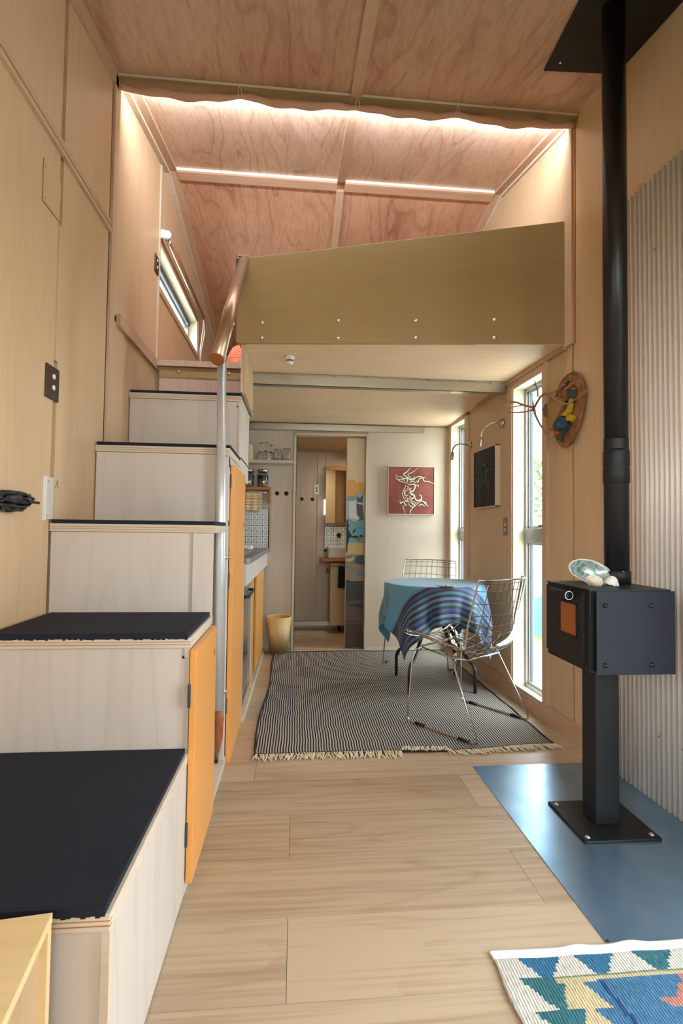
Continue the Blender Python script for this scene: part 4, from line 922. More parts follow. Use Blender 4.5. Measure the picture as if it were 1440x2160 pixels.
for x in (-.163, -.085):
    g = MB().lathe([(.0235, 0), (.0235, -.003), (.0195, -.003)], (x, BY - .008, 1.339), 24, axis='y', cap=False).map(skew_bw); g.build('vent_ring', M['cream'], bws)
    g = MB().lathe([(.0195, -.001), (.0195, -.0035), (0, -.002)], (x, BY - .008, 1.339), 24, axis='y').map(skew_bw); g.build('vent_hole', M['black'], bws)
# wooden bin
t = thing('waste_bin', (-.127, 4.33, 0), 'tapered light veneer waste bin by the bathroom doorway', 'bin')
c = (-.127, 4.325, 0)
MB().lathe([(.0, .004), (.068, .004), (.070, .0), (.104, .305), (.1015, .305), (.068, .012), (0, .010)], c, 40).build('body', M['bin'], t)
MB().lathe([(.0985, .297), (.0672, .014)], c, 40, cap=False).build('lining', M['bin_in'], t)

# smoke alarm
t = thing('smoke_alarm', (-.049, 2.86, 1.965), 'small round white smoke alarm under the loft', 'smoke alarm')
MB().lathe([(0, 0), (.027, 0), (.028, -.004), (.027, -.011), (.02, -.014), (.018, -.020)], (-.049, 2.86, 2.0), 26).build('base', M['white'], t)
MB().lathe([(.0175, -.020), (.0175, -.030)], (-.049, 2.86, 2.0), 26).build('vent_band', M['bronzeplate'], t)
MB().lathe([(.019, -.030), (.0205, -.034), (.020, -.044), (.017, -.047), (0, -.047)], (-.049, 2.86, 2.0), 26).build('sensor_cap', M['white'], t)
MB().ball((-.05, 2.835, 1.988), .003, .002, .003, 8, 5).build('lens', M['black'], t)

# ================================================================== BATHROOM
t = thing('vanity_cabinet', (.6, 5.2, .08), 'wall-hung birch vanity cabinet in the bathroom with black towel rail', 'cabinet')
box(.352, .85, 5.12, 5.385, .08, .70).build('body', M['birch_in'], t, bev=.001)
box(.350, .85, 5.105, 5.12, .08, .665).build('door', wood('vanity_door', (.56, .42, .26), (.42, .29, .17), 'z', rings=.2, streak=.3), t, bev=.001)
box(.350, .85, 5.105, 5.12, .672, .70).build('rail_board', M['birch_in'], t)
MB().tube([(.345, 5.085, .668), (.80, 5.085, .668)], .003, 6).build('towel_bar', M['alu'], t)
g = MB(); g.box(.318, .35, 5.2, 5.24, .60, .612); g.box(.322, .334, 5.2, 5.24, .612, .645); g.build('side_handle', M['black'], t)
MB().tube([(.455, 5.25, .10), (.455, 5.25, .0)], .014, 10).build('drain_pipe', M['black'], t)
t = thing('wash_basin', (.5, 5.25, .74), 'white rectangular wash basin on the bathroom shelf', 'basin')
g = box(.325, .70, 5.11, 5.38, .745, .862); g.build('bowl', M['ceramic'], t, bev=.012)
t = thing('bathroom_shelf', (.5, 5.25, .71), 'red-brown timber shelf carrying the wash basin', 'shelf')
box(.255, .85, 5.08, 5.385, .715, .743).build('board', M['shelfwood'], t, bev=.002)
t = thing('black_towel', (.5, 5.08, .45), 'black hand towel hanging on the vanity rail', 'towel')
vs = []; fs = []
for i in range(11):
    for j in range(8):
        u, v = i / 10, j / 7; vs.append((.430 + .17 * u - .006 * v, 5.078 - .006 * math.sin(u * 12) , .674 - .215 * v - .006 * math.sin(u * 5)))
for i in range(10):
    for j in range(7): a = i * 8 + j; fs.append((a, a + 1, a + 9, a + 8))
o = MB().add(vs, fs, 0, True).build('cloth', M['blackcloth'], t); so = o.modifiers.new('solid', 'SOLIDIFY'); so.thickness = .006
ts = struct(box(.298, .85, BB - .02, BB - .0065, .80, 1.07), 'wall_splashback', M['grout'], 'dark grouted tiles above the wash basin')
for i in range(9):
    for j in range(5):
        o = [q for q in bpy.data.objects if q.name == 'tile'][0].copy() if (i, j) == (0, 0) else o2.copy()
        o2 = o; COL.objects.link(o); o.parent = ts; o.location = (.303 + i * P, BB - .0205, .828 + j * P)
t = thing('tap', (.45, 5.37, .98), 'round black wall tap above the wash basin', 'tap')
MB().lathe([(.024, 0), (.024, -.012), (.010, -.016), (.010, -.05), (0, -.05)], (.452, BB - .021, .975), 24, axis='y').build('spout', M['black'], t)
MB().tube([(.455, BB - .06, .97), (.462, BB - .075, .945)], .008, 8).build('lever', M['black'], t)
t = thing('mirror_cabinet', (.42, 5.35, 1.09), 'wooden mirror cabinet above the basin reflecting the room', 'cabinet')
box(.300, .60, 5.362, BB - .012, 1.085, 1.70).build('carcass', M['trim'], t)
box(.302, .60, 5.338, 5.345, 1.655, 1.70).build('top_rail', M['shelfwood'], t)
MB().prism([(.304, 5.300, 1.10), (.515, 5.355, 1.10), (.515, 5.355, 1.65), (.304, 5.300, 1.65)], (-.0013, .005, 0)).build('mirror_door', M['mirror'], t)
box(.515, .60, 5.338, 5.345, 1.085, 1.655).build('side_stile', M['redwood'], t)
t = thing('strip_lamp', (.30, 5.33, 1.18), 'short glowing white strip lamp at the edge of the mirror', 'lamp')
MB().tube([(.297, 5.33, 1.185), (.297, 5.33, 1.345)], .0115, 12).build('diffuser', M['strip_on'], t)
t = thing('power_outlet', (.22, 5.39, 1.4), 'white double switch plate on the bathroom wall above the two vent holes', 'outlet')
box(.184, .238, BB - .014, BB - .0065, 1.398, 1.505).build('face_plate', M['white'], t, bev=.003)
for z_ in (1.468, 1.438): MB().lathe([(.009, -.0145), (.009, -.016), (0, -.016)], (.212, BB, z_), 14, axis='y').build('socket', M['alu_dark'], t)
for x in (.060, .172):
    MB().lathe([(.024, 0), (.024, -.003), (.019, -.003)], (x, BB - .006, 1.350), 24, axis='y', cap=False).build('vent_ring', M['cream'], bb)
    MB().lathe([(.019, -.001), (.019, -.0035), (0, -.002)], (x, BB - .006, 1.350), 24, axis='y').build('vent_hole', M['black'], bb)

# sliding door with painted landscape (abstract coloured bands), half open behind the frame
t = thing('sliding_door', (.53, 4.54, 0), 'narrow sliding bathroom door painted with orange, blue and dark landscape bands', 'door')
SX0, SX1, SY = .445, .93, 4.505
box(SX0, SX1, SY, SY + .03, .004, 1.848).build('door_leaf', M['m_cream'], t)
box(SX0 - .004, SX0, SY - .002, SY + .03, .004, 1.848).build('edge_strip', M['edge'], t)
def mural(shapes, y, o, flip=False):
    lay = {}
    for k, (mat, pts) in enumerate(shapes):
        P3 = []
        for (a, b_) in pts:
            x = SX0 + (a - 68) / 197 * .165; z = 1.03 + (1118.5 - (960 + b_ / 5.143)) * 4.53 / 1080
            P3.append((x, y, max(z, .006)))
        o_ = -.0004 * (k + 1) if not flip else .0004 * (k + 1)
        MB().prism(P3, (0, o_, 0)).build('painted_shape', M[mat], t)
SH = [('m_orange', [(68, 300), (90, 265), (150, 268), (178, 312), (205, 290), (232, 300), (268, 335), (430, 300), (430, 440), (268, 430), (200, 455), (165, 440), (120, 450), (68, 440)]),
 ('m_peach', [(85, 330), (100, 300), (130, 296), (150, 320), (140, 350), (125, 372), (105, 350), (92, 372)]),
 ('m_teal', [(68, 432), (100, 446), (140, 448), (170, 420), (190, 425), (185, 470), (160, 492), (68, 500)]),
 ('m_slate', [(180, 440), (205, 470), (245, 428), (430, 440), (430, 700), (205, 712), (170, 722), (205, 690), (178, 640), (172, 540)]),
 ('m_lblue', [(165, 455), (180, 405), (200, 415), (208, 368), (225, 395), (252, 418), (226, 440), (207, 468), (195, 450)]),
 ('m_lblue', [(68, 700), (68, 500), (100, 496), (160, 494), (168, 640), (205, 676), (200, 700), (165, 712), (110, 695)]),
 ('m_white', [(90, 505), (160, 500), (164, 645), (203, 680), (192, 706), (130, 690), (98, 680)]),
 ('m_white', [(178, 512), (235, 518), (248, 425), (266, 430), (266, 690), (252, 690), (238, 540), (180, 530)]),
 ('m_teal', [(68, 700), (110, 698), (140, 722), (190, 722), (240, 700), (430, 705), (430, 960), (68, 955)]),
 ('m_navy', [(68, 700), (84, 702), (84, 740), (96, 760), (88, 800), (108, 850), (135, 880), (165, 875), (205, 880), (215, 862), (240, 872), (252, 885), (205, 900), (160, 905), (110, 890), (96, 920), (80, 1060), (68, 1060)]),
 ('m_blue', [(170, 800), (200, 772), (245, 770), (215, 798)]), ('m_blue', [(175, 830), (225, 800), (265, 790), (265, 815), (225, 838), (190, 845)]),
 ('m_dslate', [(130, 845), (150, 805), (168, 800), (166, 830), (140, 850)]),
 ('m_yellow', [(84, 962), (115, 952), (430, 962), (430, 1075), (150, 1085), (68, 1090), (80, 1040)]),
 ('m_grey', [(68, 1090), (120, 1080), (430, 1078), (430, 1300), (68, 1360)]),
 ('m_yellow', [(68, 1130), (120, 1118), (160, 1095), (150, 1140), (110, 1160), (68, 1150)]),
 ('m_dslate', [(155, 1150), (180, 1095), (240, 1085), (262, 1110), (430, 1100), (430, 1180), (200, 1192)]),
 ('m_tan', [(68, 1165), (140, 1180), (262, 1190), (430, 1200), (430, 1240), (225, 1245), (150, 1225), (90, 1205)]),
 ('m_tan', [(68, 1240), (150, 1235), (230, 1250), (170, 1290), (250, 1320), (430, 1330), (430, 1370), (150, 1355), (68, 1345)]),
 ('m_char', [(68, 1352), (150, 1362), (430, 1365), (430, 1570), (150, 1580), (68, 1600)]),
 ('m_brown', [(68, 1600), (130, 1575), (190, 1572), (430, 1550), (430, 2100), (68, 2120)]),
 ('m_char', [(68, 1610), (240, 1605), (430, 1600), (430, 1670), (250, 1665), (150, 1635), (68, 1622)]),
 ('m_dslate', [(68, 1805), (110, 1775), (180, 1780), (255, 1810), (120, 1815)]),
 ('m_brown2', [(68, 1830), (120, 1820), (255, 1840), (430, 1850), (430, 2110), (68, 2115)]),
 ('m_dslate', [(88, 2020), (140, 2035), (190, 2045), (100, 2050)])]
mural(SH, SY, -1)
mural(SH[:12], SY + .03, 1, True)
MB().lathe([(.021, 0), (.021, -.004), (.016, -.004)], (.555, SY - .010, .955), 24, axis='y', cap=False).build('pull_ring', M['m_grey'], t); MB().lathe([(.016, -.001), (.016, -.002), (0, -.002)], (.555, SY - .010, .955), 24, axis='y').build('pull_hole', M['m_tan'], t)

# ================================================================== PAINTINGS, LAMPS, SWITCHES ON THE RIGHT
def strokes(lst, half, put, th, mat, parent, name):
    for pts in lst:
        wd = pts[0]; q = [Vector((a, b_, 0)) for a, b_ in pts[1:]]
        # Catmull smoothing
        S = []
        for i in range(len(q) - 1):
            p0, p1, p2, p3 = q[max(i - 1, 0)], q[i], q[i + 1], q[min(i + 2, len(q) - 1)]
            for k in range(4):
                u = k / 4; S.append(.5 * ((2 * p1) + (p2 - p0) * u + (2 * p0 - 5 * p1 + 4 * p2 - p3) * u * u + (3 * p1 - p0 - 3 * p2 + p3) * u ** 3))
        S.append(q[-1]); L_, R_ = [], []
        for i, p in enumerate(S):
            tg = (S[min(i + 1, len(S) - 1)] - S[max(i - 1, 0)]).normalized(); nn = Vector((-tg.y, tg.x, 0)); u = i / (len(S) - 1)
            ww = half(wd, u); L_.append(p + nn * ww); R_.append(p - nn * ww)
        vs = [put(p.x, p.y) for p in L_] + [put(p.x, p.y) for p in R_]; n = len(L_)
        vs += [put(p.x, p.y, th) for p in L_] + [put(p.x, p.y, th) for p in R_]
        fs = []
        for i in range(n - 1):
            fs += [(2 * n + i, 2 * n + i + 1, 3 * n + i + 1, 3 * n + i), (i, i + 1, 2 * n + i + 1, 2 * n + i), (n + i, n + i + 1, 3 * n + i + 1, 3 * n + i)]
        MB().add(vs, fs).build(name, M[mat], parent)
t = thing('wall_painting', (.985, 4.37, 1.17), 'square red canvas with cream curling figure on the back wall', 'painting')
X0, X1, Z0, Z1, PY = .792, 1.187, 1.176, 1.582, 4.352
sk = lambda v: (v[0], v[1] - .055 * (v[0] - .99), v[2])
box(X0, X1, PY, PY + .03, Z0, Z1).map(sk).build('canvas', M['canvas_red'], t, bev=.001)
g = MB()
for q in ((X0 - .006, X0 - .001, Z0 - .006, Z1 + .006), (X1 + .001, X1 + .006, Z0 - .006, Z1 + .006), (X0 - .006, X1 + .006, Z0 - .006, Z0 - .001), (X0 - .006, X1 + .006, Z1 + .001, Z1 + .006)): g.box(q[0], q[1], PY - .004, PY + .035, q[2], q[3])
g.map(sk).build('tray_frame', M['edge'], t)
RED = [(26, (680, 165), (600, 270), (520, 325), (600, 400), (680, 470)), (18, (850, 175), (760, 260), (620, 335), (690, 400), (710, 470)),
 (26, (310, 340), (380, 395), (470, 395), (520, 440), (600, 430), (620, 480), (590, 530), (625, 548)), (22, (350, 430), (420, 490), (500, 515), (575, 555)), (20, (400, 465), (480, 450), (560, 490)), (20, (330, 400), (370, 460), (440, 470)),
 (34, (620, 395), (680, 455), (740, 450), (790, 380)), (26, (770, 470), (830, 400), (920, 380), (980, 415), (1020, 488), (1130, 500), (1252, 550)), (22, (830, 480), (860, 525), (900, 440), (970, 405)), (18, (980, 410), (1050, 395)),
 (24, (650, 545), (740, 495), (820, 545)), (34, (620, 590), (720, 575), (785, 575), (800, 640), (750, 740), (685, 735), (665, 690), (715, 665)), (24, (800, 640), (845, 590), (880, 610), (870, 645)),
 (22, (575, 590), (560, 650), (520, 740), (498, 830), (540, 930), (590, 1010)), (28, (635, 720), (570, 730), (550, 810), (590, 865), (635, 830)), (40, (650, 775), (720, 800), (790, 870), (720, 930), (670, 860)), (18, (690, 800), (730, 860)),
 (24, (560, 895), (625, 930), (610, 1000), (570, 950)), (26, (650, 980), (740, 1035), (790, 1080), (740, 1140), (665, 1080), (645, 1000)), (18, (700, 1040), (750, 1070), (720, 1100)), (22, (640, 900), (700, 970), (790, 1010), (830, 1060), (800, 1110), (740, 1150)),
 (34, (740, 935), (795, 905), (830, 960), (900, 965), (955, 925), (950, 860), (905, 825)), (26, (870, 1050), (930, 985), (1000, 990), (1050, 1050), (1120, 1105)), (24, (885, 1110), (950, 1060), (1040, 1108)), (20, (1040, 985), (1080, 1050)),
 (26, (438, 975), (455, 1050), (520, 995), (560, 1060), (600, 1085)), (16, (600, 1085), (510, 1118), (535, 1200), (548, 1300)), (24, (755, 1150), (695, 1220), (682, 1302)), (16, (840, 990), (870, 1070)), (22, (600, 620), (640, 660), (600, 700))]
def put_red(a, b_, o=0): x = X0 + (a - 160) / 1095 * (X1 - X0); return (x, PY - .0012 - o - .055 * (x - .99), Z1 - (b_ - 150) / 1150 * (Z1 - Z0))
strokes(RED, lambda w_, u: w_ * .62 * (.45 + .55 * math.sin(PI * min(max(u, .06), .94))) + 7, put_red, .0004, 'p_dark', t, 'ink_outline')
strokes(RED, lambda w_, u: w_ * .52 * (.4 + .6 * math.sin(PI * min(max(u, .08), .92))), lambda a, b_, o=0: put_red(a, b_, o + .0008), .0004, 'p_cream', t, 'painted_line')

def put_blk(a, b_, o=0):     # a: 0 far .. 1 near, b: 0 top .. 1 bottom
    y_ = 3.70 - a * .385; return Vector((1.352 - .03 * (y_ - 2.4) - .0002 - o - .003, y_, 1.612 - b_ * .405))
t = thing('wall_painting', (1.35, 3.5, 1.2), 'square black canvas with faint teal curling figure between the two windows', 'painting')
box(1.352, 1.383, 3.315, 3.70, 1.207, 1.612).map(skew_rw).build('canvas', M['canvas_black'], t, bev=.001)
g = MB()
for q in ((3.309, 3.314, 1.20, 1.619), (3.701, 3.706, 1.20, 1.619), (3.309, 3.706, 1.20, 1.206), (3.309, 3.706, 1.613, 1.619)): g.box(1.349, 1.384, *q)
g.map(skew_rw).build('tray_frame', M['edge'], t)
BLK = [(.014, (.02, .42), (.12, .34), (.28, .40)), (.03, (.28, .40), (.42, .30), (.52, .26), (.62, .33), (.70, .42)), (.012, (.75, .02), (.84, .14), (.80, .30), (.70, .42)), (.014, (.70, .42), (.84, .38), (1.0, .40)),
 (.04, (.30, .42), (.24, .52), (.30, .60), (.22, .74)), (.03, (.40, .38), (.48, .48), (.44, .56), (.34, .62)), (.04, (.50, .34), (.58, .44), (.66, .52), (.62, .60)), (.035, (.72, .46), (.78, .56), (.74, .66), (.78, .74)), (.03, (.56, .40), (.66, .40), (.60, .5), (.52, .56)),
 (.012, (.50, .58), (.38, .66), (.34, .78), (.40, .92), (.50, 1.0)), (.010, (.34, .80), (.32, .92), (.38, .99)), (.03, (.20, .46), (.16, .58), (.20, .70)), (.03, (.62, .58), (.70, .68), (.76, .80)), (.02, (.36, .34), (.40, .44), (.30, .50)), (.02, (.46, .60), (.56, .56), (.66, .60))]
strokes(BLK, lambda w_, u: w_ * .5 * (.4 + .6 * math.sin(PI * min(max(u, .08), .92))), put_blk, .0005, 'p_teal', t, 'painted_line')
strokes(BLK[:4] + BLK[9:11], lambda w_, u: w_ * .16, lambda a, b_, o=0: put_blk(a, b_, o + .0008), .0004, 'p_grey', t, 'painted_highlight')

def gooseneck(y0, z0, pts, label):
    xw = XR - .03 * (y0 - 2.4)
    t = thing('reading_lamp', (xw, y0, z0), label, 'lamp', 'gooseneck reading lamps')
    MB().lathe([(.030, .0), (.031, -.006), (.028, -.016), (.010, -.020), (.008, -.034), (0, -.034)], (xw, y0, z0), 24, axis='x').build('wall_rose', M['chrome'], t)
    pts = [(xw - .02, y0, z0)] + pts
    q = [Vector(p) for p in pts]; S = []
    for i in range(len(q) - 1):
        p0, p1, p2, p3 = q[max(i - 1, 0)], q[i], q[i + 1], q[min(i + 2, len(q) - 1)]
        for k in range(6):
            u = k / 6; S.append(.5 * ((2 * p1) + (p2 - p0) * u + (2 * p0 - 5 * p1 + 4 * p2 - p3) * u * u + (3 * p1 - p0 - 3 * p2 + p3) * u ** 3))
    S.append(q[-1])
    MB().tube(S, .0065, 10).build('flexible_stem', M['chrome'], t)
    d_ = (S[-1] - S[-3]).normalized()
    MB().tube([S[-1] - d_ * .005, S[-1], S[-1] + d_ * .045, S[-1] + d_ * .05], [.009, .0125, .0125, .0115], 14).build('lamp_head', M['chrome'], t)
    MB().tube([S[-1] + d_ * .05, S[-1] + d_ * .058], [.009, .009], 12).build('lens', M['cream'], t)
gooseneck(3.27, 1.751, [(1.30, 3.27, 1.755), (1.25, 3.29, 1.73), (1.228, 3.31, 1.69), (1.222, 3.31, 1.655)], 'chrome gooseneck reading lamp above the black canvas')
gooseneck(3.85, 1.700, [(1.29, 3.85, 1.705), (1.23, 3.86, 1.70), (1.205, 3.86, 1.67), (1.20, 3.86, 1.64)], 'chrome gooseneck reading lamp at the far window')
switchplate('light_switch', XR - .03 * (3.215 - 2.4), 3.178, 3.252, 1.006, 1.122, M['bronzeplate'], 'bronze double light switch beside the first tall window', [(3.215, 1.078, .009), (3.215, 1.045, .009)], -1)

# carved mask-like wall piece
t = thing('wall_ornament', (1.37, 2.48, 1.48), 'oval leather wall ornament with coloured flowers, wicker face and branching twigs', 'ornament')
def on_mask(px, py, o):      # mask plane just in front of the right wall; px, py in units of the oval
    y_ = 2.462 - px * .158; return Vector((XR - .03 * (y_ - 2.4) - .022 - o, y_, 1.650 + py * .182))
oval = []
for i in range(40):
    a = 2 * PI * i / 40; x = math.cos(a); y_ = math.sin(a)
    oval.append((x * (.86 + .12 * y_) + .14 * y_, y_))
P3 = [on_mask(a, b_, 0) for a, b_ in oval]
MB().prism(P3, (.012, 0, 0)).build('leather_back', M['leather'], t, bev=.003)
MB().tube(P3, .004, 6, closed=True).build('rolled_rim', M['leather'], t)
box(XR - .03, XR - .0, 2.46, 2.50, 1.66, 1.70).build('hanging_block', M['black'], t)
def blob(pts, o, th, mat, name):
    q = [on_mask(a, b_, o) for a, b_ in pts]; MB().prism(q, (-th, 0, 0)).build(name, M[mat], t, bev=.002)
def zz(pts): return [((a - 640) / 440, (980 - b_) / 810) for a, b_ in pts]     # from the zoomed crop
blob(zz([(180, 600), (300, 500), (420, 580), (560, 700), (660, 860), (520, 1080), (400, 1200), (330, 1330), (260, 1330), (200, 1000), (160, 760)]), .002, .03, 'a_wicker', 'wicker_face')
for pts, mt, nm, th in (([(430, 900), (560, 830), (650, 890), (620, 990), (540, 1060), (450, 1030)], 'a_red', 'red_flower', .012),
  ([(370, 1240), (480, 1120), (560, 1090), (690, 1150), (710, 1280), (740, 1350), (640, 1420), (560, 1380), (440, 1370)], 'a_blue', 'blue_flower', .022), ([(500, 1400), (740, 1340), (720, 1420), (600, 1500), (500, 1470)], 'a_green', 'dark_leaf', .012),
  ([(560, 1070), (700, 1000), (760, 880), (800, 780), (835, 800), (800, 960), (760, 1080), (700, 1140)], 'a_yellow', 'yellow_petal', .02), ([(700, 1160), (780, 1120), (850, 1170), (870, 1240), (820, 1300), (780, 1240), (720, 1260)], 'a_yellow', 'yellow_petal', .02),
  ([(680, 580), (760, 540), (880, 600), (860, 760), (830, 900), (760, 840), (680, 720)], 'a_green', 'dark_leaf', .008), ([(760, 540), (820, 540), (910, 600), (860, 620), (790, 590)], 'a_olive', 'green_leaf', .012), ([(560, 980), (600, 960), (660, 980), (620, 1030)], 'a_olive', 'green_leaf', .016),
  ([(600, 520), (640, 450), (740, 470), (850, 440), (850, 480), (740, 520), (650, 540)], 'a_salmon', 'salmon_ribbon', .012), ([(540, 440), (680, 320), (720, 340), (640, 430), (560, 480)], 'a_green', 'dark_leaf', .008),
  ([(400, 1420), (470, 1390), (500, 1430), (470, 1480), (420, 1450)], 'a_salmon', 'red_bud', .014), ([(310, 1470), (380, 1430), (400, 1500), (360, 1540)], 'a_salmon', 'red_bud', .014), ([(400, 1500), (560, 1520), (570, 1580), (520, 1680), (480, 1600), (420, 1600)], 'a_green', 'dark_leaf', .01),
  ([(200, 560), (290, 510), (330, 540), (250, 680), (190, 660)], 'a_cream', 'cream_cap', .05), ([(120, 760), (240, 690), (270, 860), (240, 1000), (180, 960)], 'm_brown', 'dark_hollow', .035), ([(510, 1240), (560, 1240), (560, 1290), (510, 1290)], 'a_olive', 'flower_centre', .026)):
    blob(zz(pts), .003, th, mt, nm)
def twig(pts, r0, r1):
    q = [Vector(p) for p in pts]; MB().tube(q, [(r0 + (r1 - r0) * i / (len(q) - 1)) * 1.35 for i in range(len(q))], 6).build('twig', M['a_bark'], t)
def mk(a, b_, o): return on_mask((a - 640) / 440, (980 - b_) / 810, o)
twig([mk(60, 720, .07), mk(100, 900, .07), mk(180, 1150, .06), mk(260, 1400, .04), mk(360, 1640, .01)], .006, .003)
twig([mk(60, 720, .07), mk(200, 500, .06), mk(300, 470, .055), mk(380, 520, .05), mk(540, 680, .045), mk(740, 890, .04), mk(860, 910, .035), mk(1100, 870, .04), mk(1330, 830, .05)], .006, .002)
twig([mk(380, 510, .05), mk(480, 495, .035), mk(580, 470, .03), mk(660, 405, .03), mk(740, 460, .03)], .004, .002)
twig([mk(180, 500, .07), mk(200, 330, .075), mk(160, 200, .08), mk(170, 100, .085)], .004, .0015); twig([mk(210, 320, .075), mk(100, 340, .08)], .002, .001); twig([mk(205, 330, .075), mk(240, 290, .075)], .002, .001)
twig([mk(60, 720, .07), mk(20, 640, .12), mk(-10, 560, .16), mk(-30, 520, .21), mk(-60, 480, .25)], .005, .0015); twig([mk(-10, 560, .16), mk(-60, 600, .20), mk(-120, 590, .25), mk(-200, 610, .29)], .003, .001)
twig([mk(60, 760, .07), mk(0, 800, .11), mk(-60, 800, .15), mk(-120, 770, .19)], .004, .0015); twig([mk(20, 640, .12), mk(-40, 660, .16), mk(-90, 700, .2)], .003, .001); twig([mk(-30, 520, .21), mk(-80, 440, .22), mk(-85, 400, .22)], .002, .001); twig([mk(60, 720, .07), mk(80, 600, .08), mk(140, 560, .09)], .004, .002)
twig([mk(560, 690, .045), mk(640, 690, .05), mk(700, 640, .05)], .003, .001)

# ================================================================== STOVE, CORRUGATED SHIELD, HEARTH PLATE
cg = MB(); vs = []; fs = []; Y0, Y1, PER = 1.36, 2.165, .0262; n = int((Y1 - Y0) / PER * 10)
for i in range(n + 1):
    y_ = Y0 + (Y1 - Y0) * i / n; o = .0055 * math.sin(2 * PI * (y_ - Y1) / PER); x = 1.377 - .03 * (y_ - 2.4) + o
    vs += [(x, y_, .0), (x, y_, 2.452), (x + .002, y_, 0), (x + .002, y_, 2.452)]
for i in range(n):
    a = 4 * i; fs += [(a, a + 4, a + 5, a + 1), (a + 2, a + 3, a + 7, a + 6), (a + 1, a + 5, a + 7, a + 3), (a, a + 2, a + 6, a + 4)]
t = thing('corrugated_shield', (1.38, 1.6, 0), 'corrugated metal heat shield on the right wall behind the stove', 'heat shield')
cg.add(vs, fs, 0, True).build('corrugated_sheet', M['corr'], t)
box(1.380, 1.392, 2.158, 2.185, 0, 2.452).build('edge_flashing', M['alu'], t)
for y_, z_ in ((1.86, 2.15), (1.74, .26), (1.86, .26)): MB().ball((1.388, y_, z_), .004, .004, .004, 8, 5).build('screw', M['shelfwood'], t)

t = thing('hearth_plate', (1.08, 1.7, 0), 'blue-grey steel plate on the floor under the wood stove', 'hearth')
MB().prism([(.792, 1.252, 0), (1.395, 1.252, 0), (1.385, 2.226, 0), (.788, 2.220, 0)], (0, 0, .0025)).build('plate', M['plate'], t, bev=.0005)
MB().ball((.80, 1.262, .0035), .004, .004, .002, 8, 5).build('screw', M['bolt_dark'], t)

t = thing('wood_stove', (1.10, 1.78, .0025), 'black steel wood stove box on a square post with bolted base plate', 'stove')
box(.968, 1.239, 1.648, 1.902, .0025, .0115).build('base_plate', M['steel_black'], t, bev=.003)
for x, y_ in ((.990, 1.672), (1.217, 1.672), (.990, 1.878), (1.217, 1.878)):
    MB().lathe([(.010, .0115), (.010, .0125), (.0065, .0135), (.006, .0165), (0, .017)], (x, y_, 0), 14).build('bolt', M['bolt'], t)
box(1.060, 1.148, 1.737, 1.825, .0115, .58).build('post', M['steel_black'], t, bev=.004)
BX0, BX1, BY0, BY1, BZ0, BZ1 = .938, 1.210, 1.568, 1.848, .583, .848
box(BX0 + .004, BX1, BY0 + .006, BY1, BZ0, BZ1 - .004).build('fire_box', M['steel_black'], t, bev=.002)
box(BX0 + .0, BX1 + .004, BY0, BY1, BZ1 - .004, BZ1 + .002).build('top_plate', M['steel_black'], t, bev=.001)
box(BX0 + .016, BX1 + .010, BY0 - .012, BY0 - .008, BZ0 - .002, BZ1 - .002).build('heat_shield', M['steel_dark'], t, bev=.001)
for x in (.983, 1.138):
    for z_ in (.800, .612):
        MB().lathe([(.0085, 0), (.0085, -.001), (.006, -.002), (.0055, -.007), (0, -.008)], (x, BY0 - .012, z_), 14, axis='y').build('bolt', M['bolt_dark'], t)
        MB().tube([(x, BY0 - .008, z_), (x, BY0 + .006, z_)], .005, 8).build('spacer', M['steel_black'], t)
dr = box(BX0 - .006, BX0 + .004, BY0 + .03, BY1 - .01, BZ0 + .02, BZ1 - .01).build('fire_door', M['steel_black'], t, bev=.001)
o = MB(); o.box(BX0 - .0068, BX0 - .006, 1.635, 1.735, .688, .79); o.build('door_glass', M['stoveglass'], dr)
g = MB()
for q in ((1.630, 1.635, .683, .795), (1.735, 1.740, .683, .795), (1.630, 1.740, .683, .688), (1.630, 1.740, .79, .795)): g.box(BX0 - .009, BX0 - .006, *q)
g.build('glass_surround', M['steel_black'], dr)
MB().tube([(BX0 - .035, 1.628, .823), (BX0 - .035, 1.745, .823)], .0135, 16, cap=False).build('tube_handle', M['steel_dark'], dr)
MB().tube([(BX0 - .035 + .0135 * math.cos(2 * PI * k / 24), 1.628, .823 + .0135 * math.sin(2 * PI * k / 24)) for k in range(24)], .0012, 6, closed=True).build('handle_rim', M['galv'], dr)
MB().tube([(BX0 - .035, 1.64, .823), (BX0 - .035, 1.66, .823)], .012, 12).build('handle_stop', M['black'], dr)
for y_ in (1.66, 1.72): MB().tube([(BX0 - .005, y_, .823), (BX0 - .03, y_, .823)], .005, 8).build('handle_bracket', M['steel_black'], dr)
for y_ in (1.645, 1.668, 1.70, 1.732): box(BX0 - .0066, BX0 - .0058, y_, y_ + .007, .640, .662).build('air_slot', M['black'], dr)
FX, FY = 1.160, 1.765
t = thing('stove_flue', (FX, FY, .85), 'tall black round flue pipe rising from the stove to the ceiling', 'flue')
MB().lathe([(.0415, .852), (.0415, 1.37), (.0415, 1.375)], (FX, FY, 0), 40).build('lower_pipe', M['steel_black'], t)
MB().lathe([(.0455, .85), (.0455, .895), (.0425, .897)], (FX, FY, 0), 40).build('base_collar', M['steel_black'], t)
MB().lathe([(.0420, 1.21), (.0445, 1.212), (.0445, 1.262), (.0425, 1.268), (.0445, 1.276), (.0445, 1.325), (.042, 1.335)], (FX, FY, 0), 40).build('joint_collar', M['steel_black'], t)
MB().lathe([(.041, 1.33), (.041, zc(FY) + .012)], (FX, FY, 0), 40).build('upper_pipe', plain('upper_flue_black', (.008, .008, .009), .35), t)
MB().ball((FX - .004, FY - .0445, .896), .006, .002, .0015, 8, 5).build('collar_clip', M['bolt'], t)
t = thing('ceiling_flue_plate', (1.24, 1.7, 3.0), 'black metal cover plate where the flue passes the ceiling', 'cover plate')
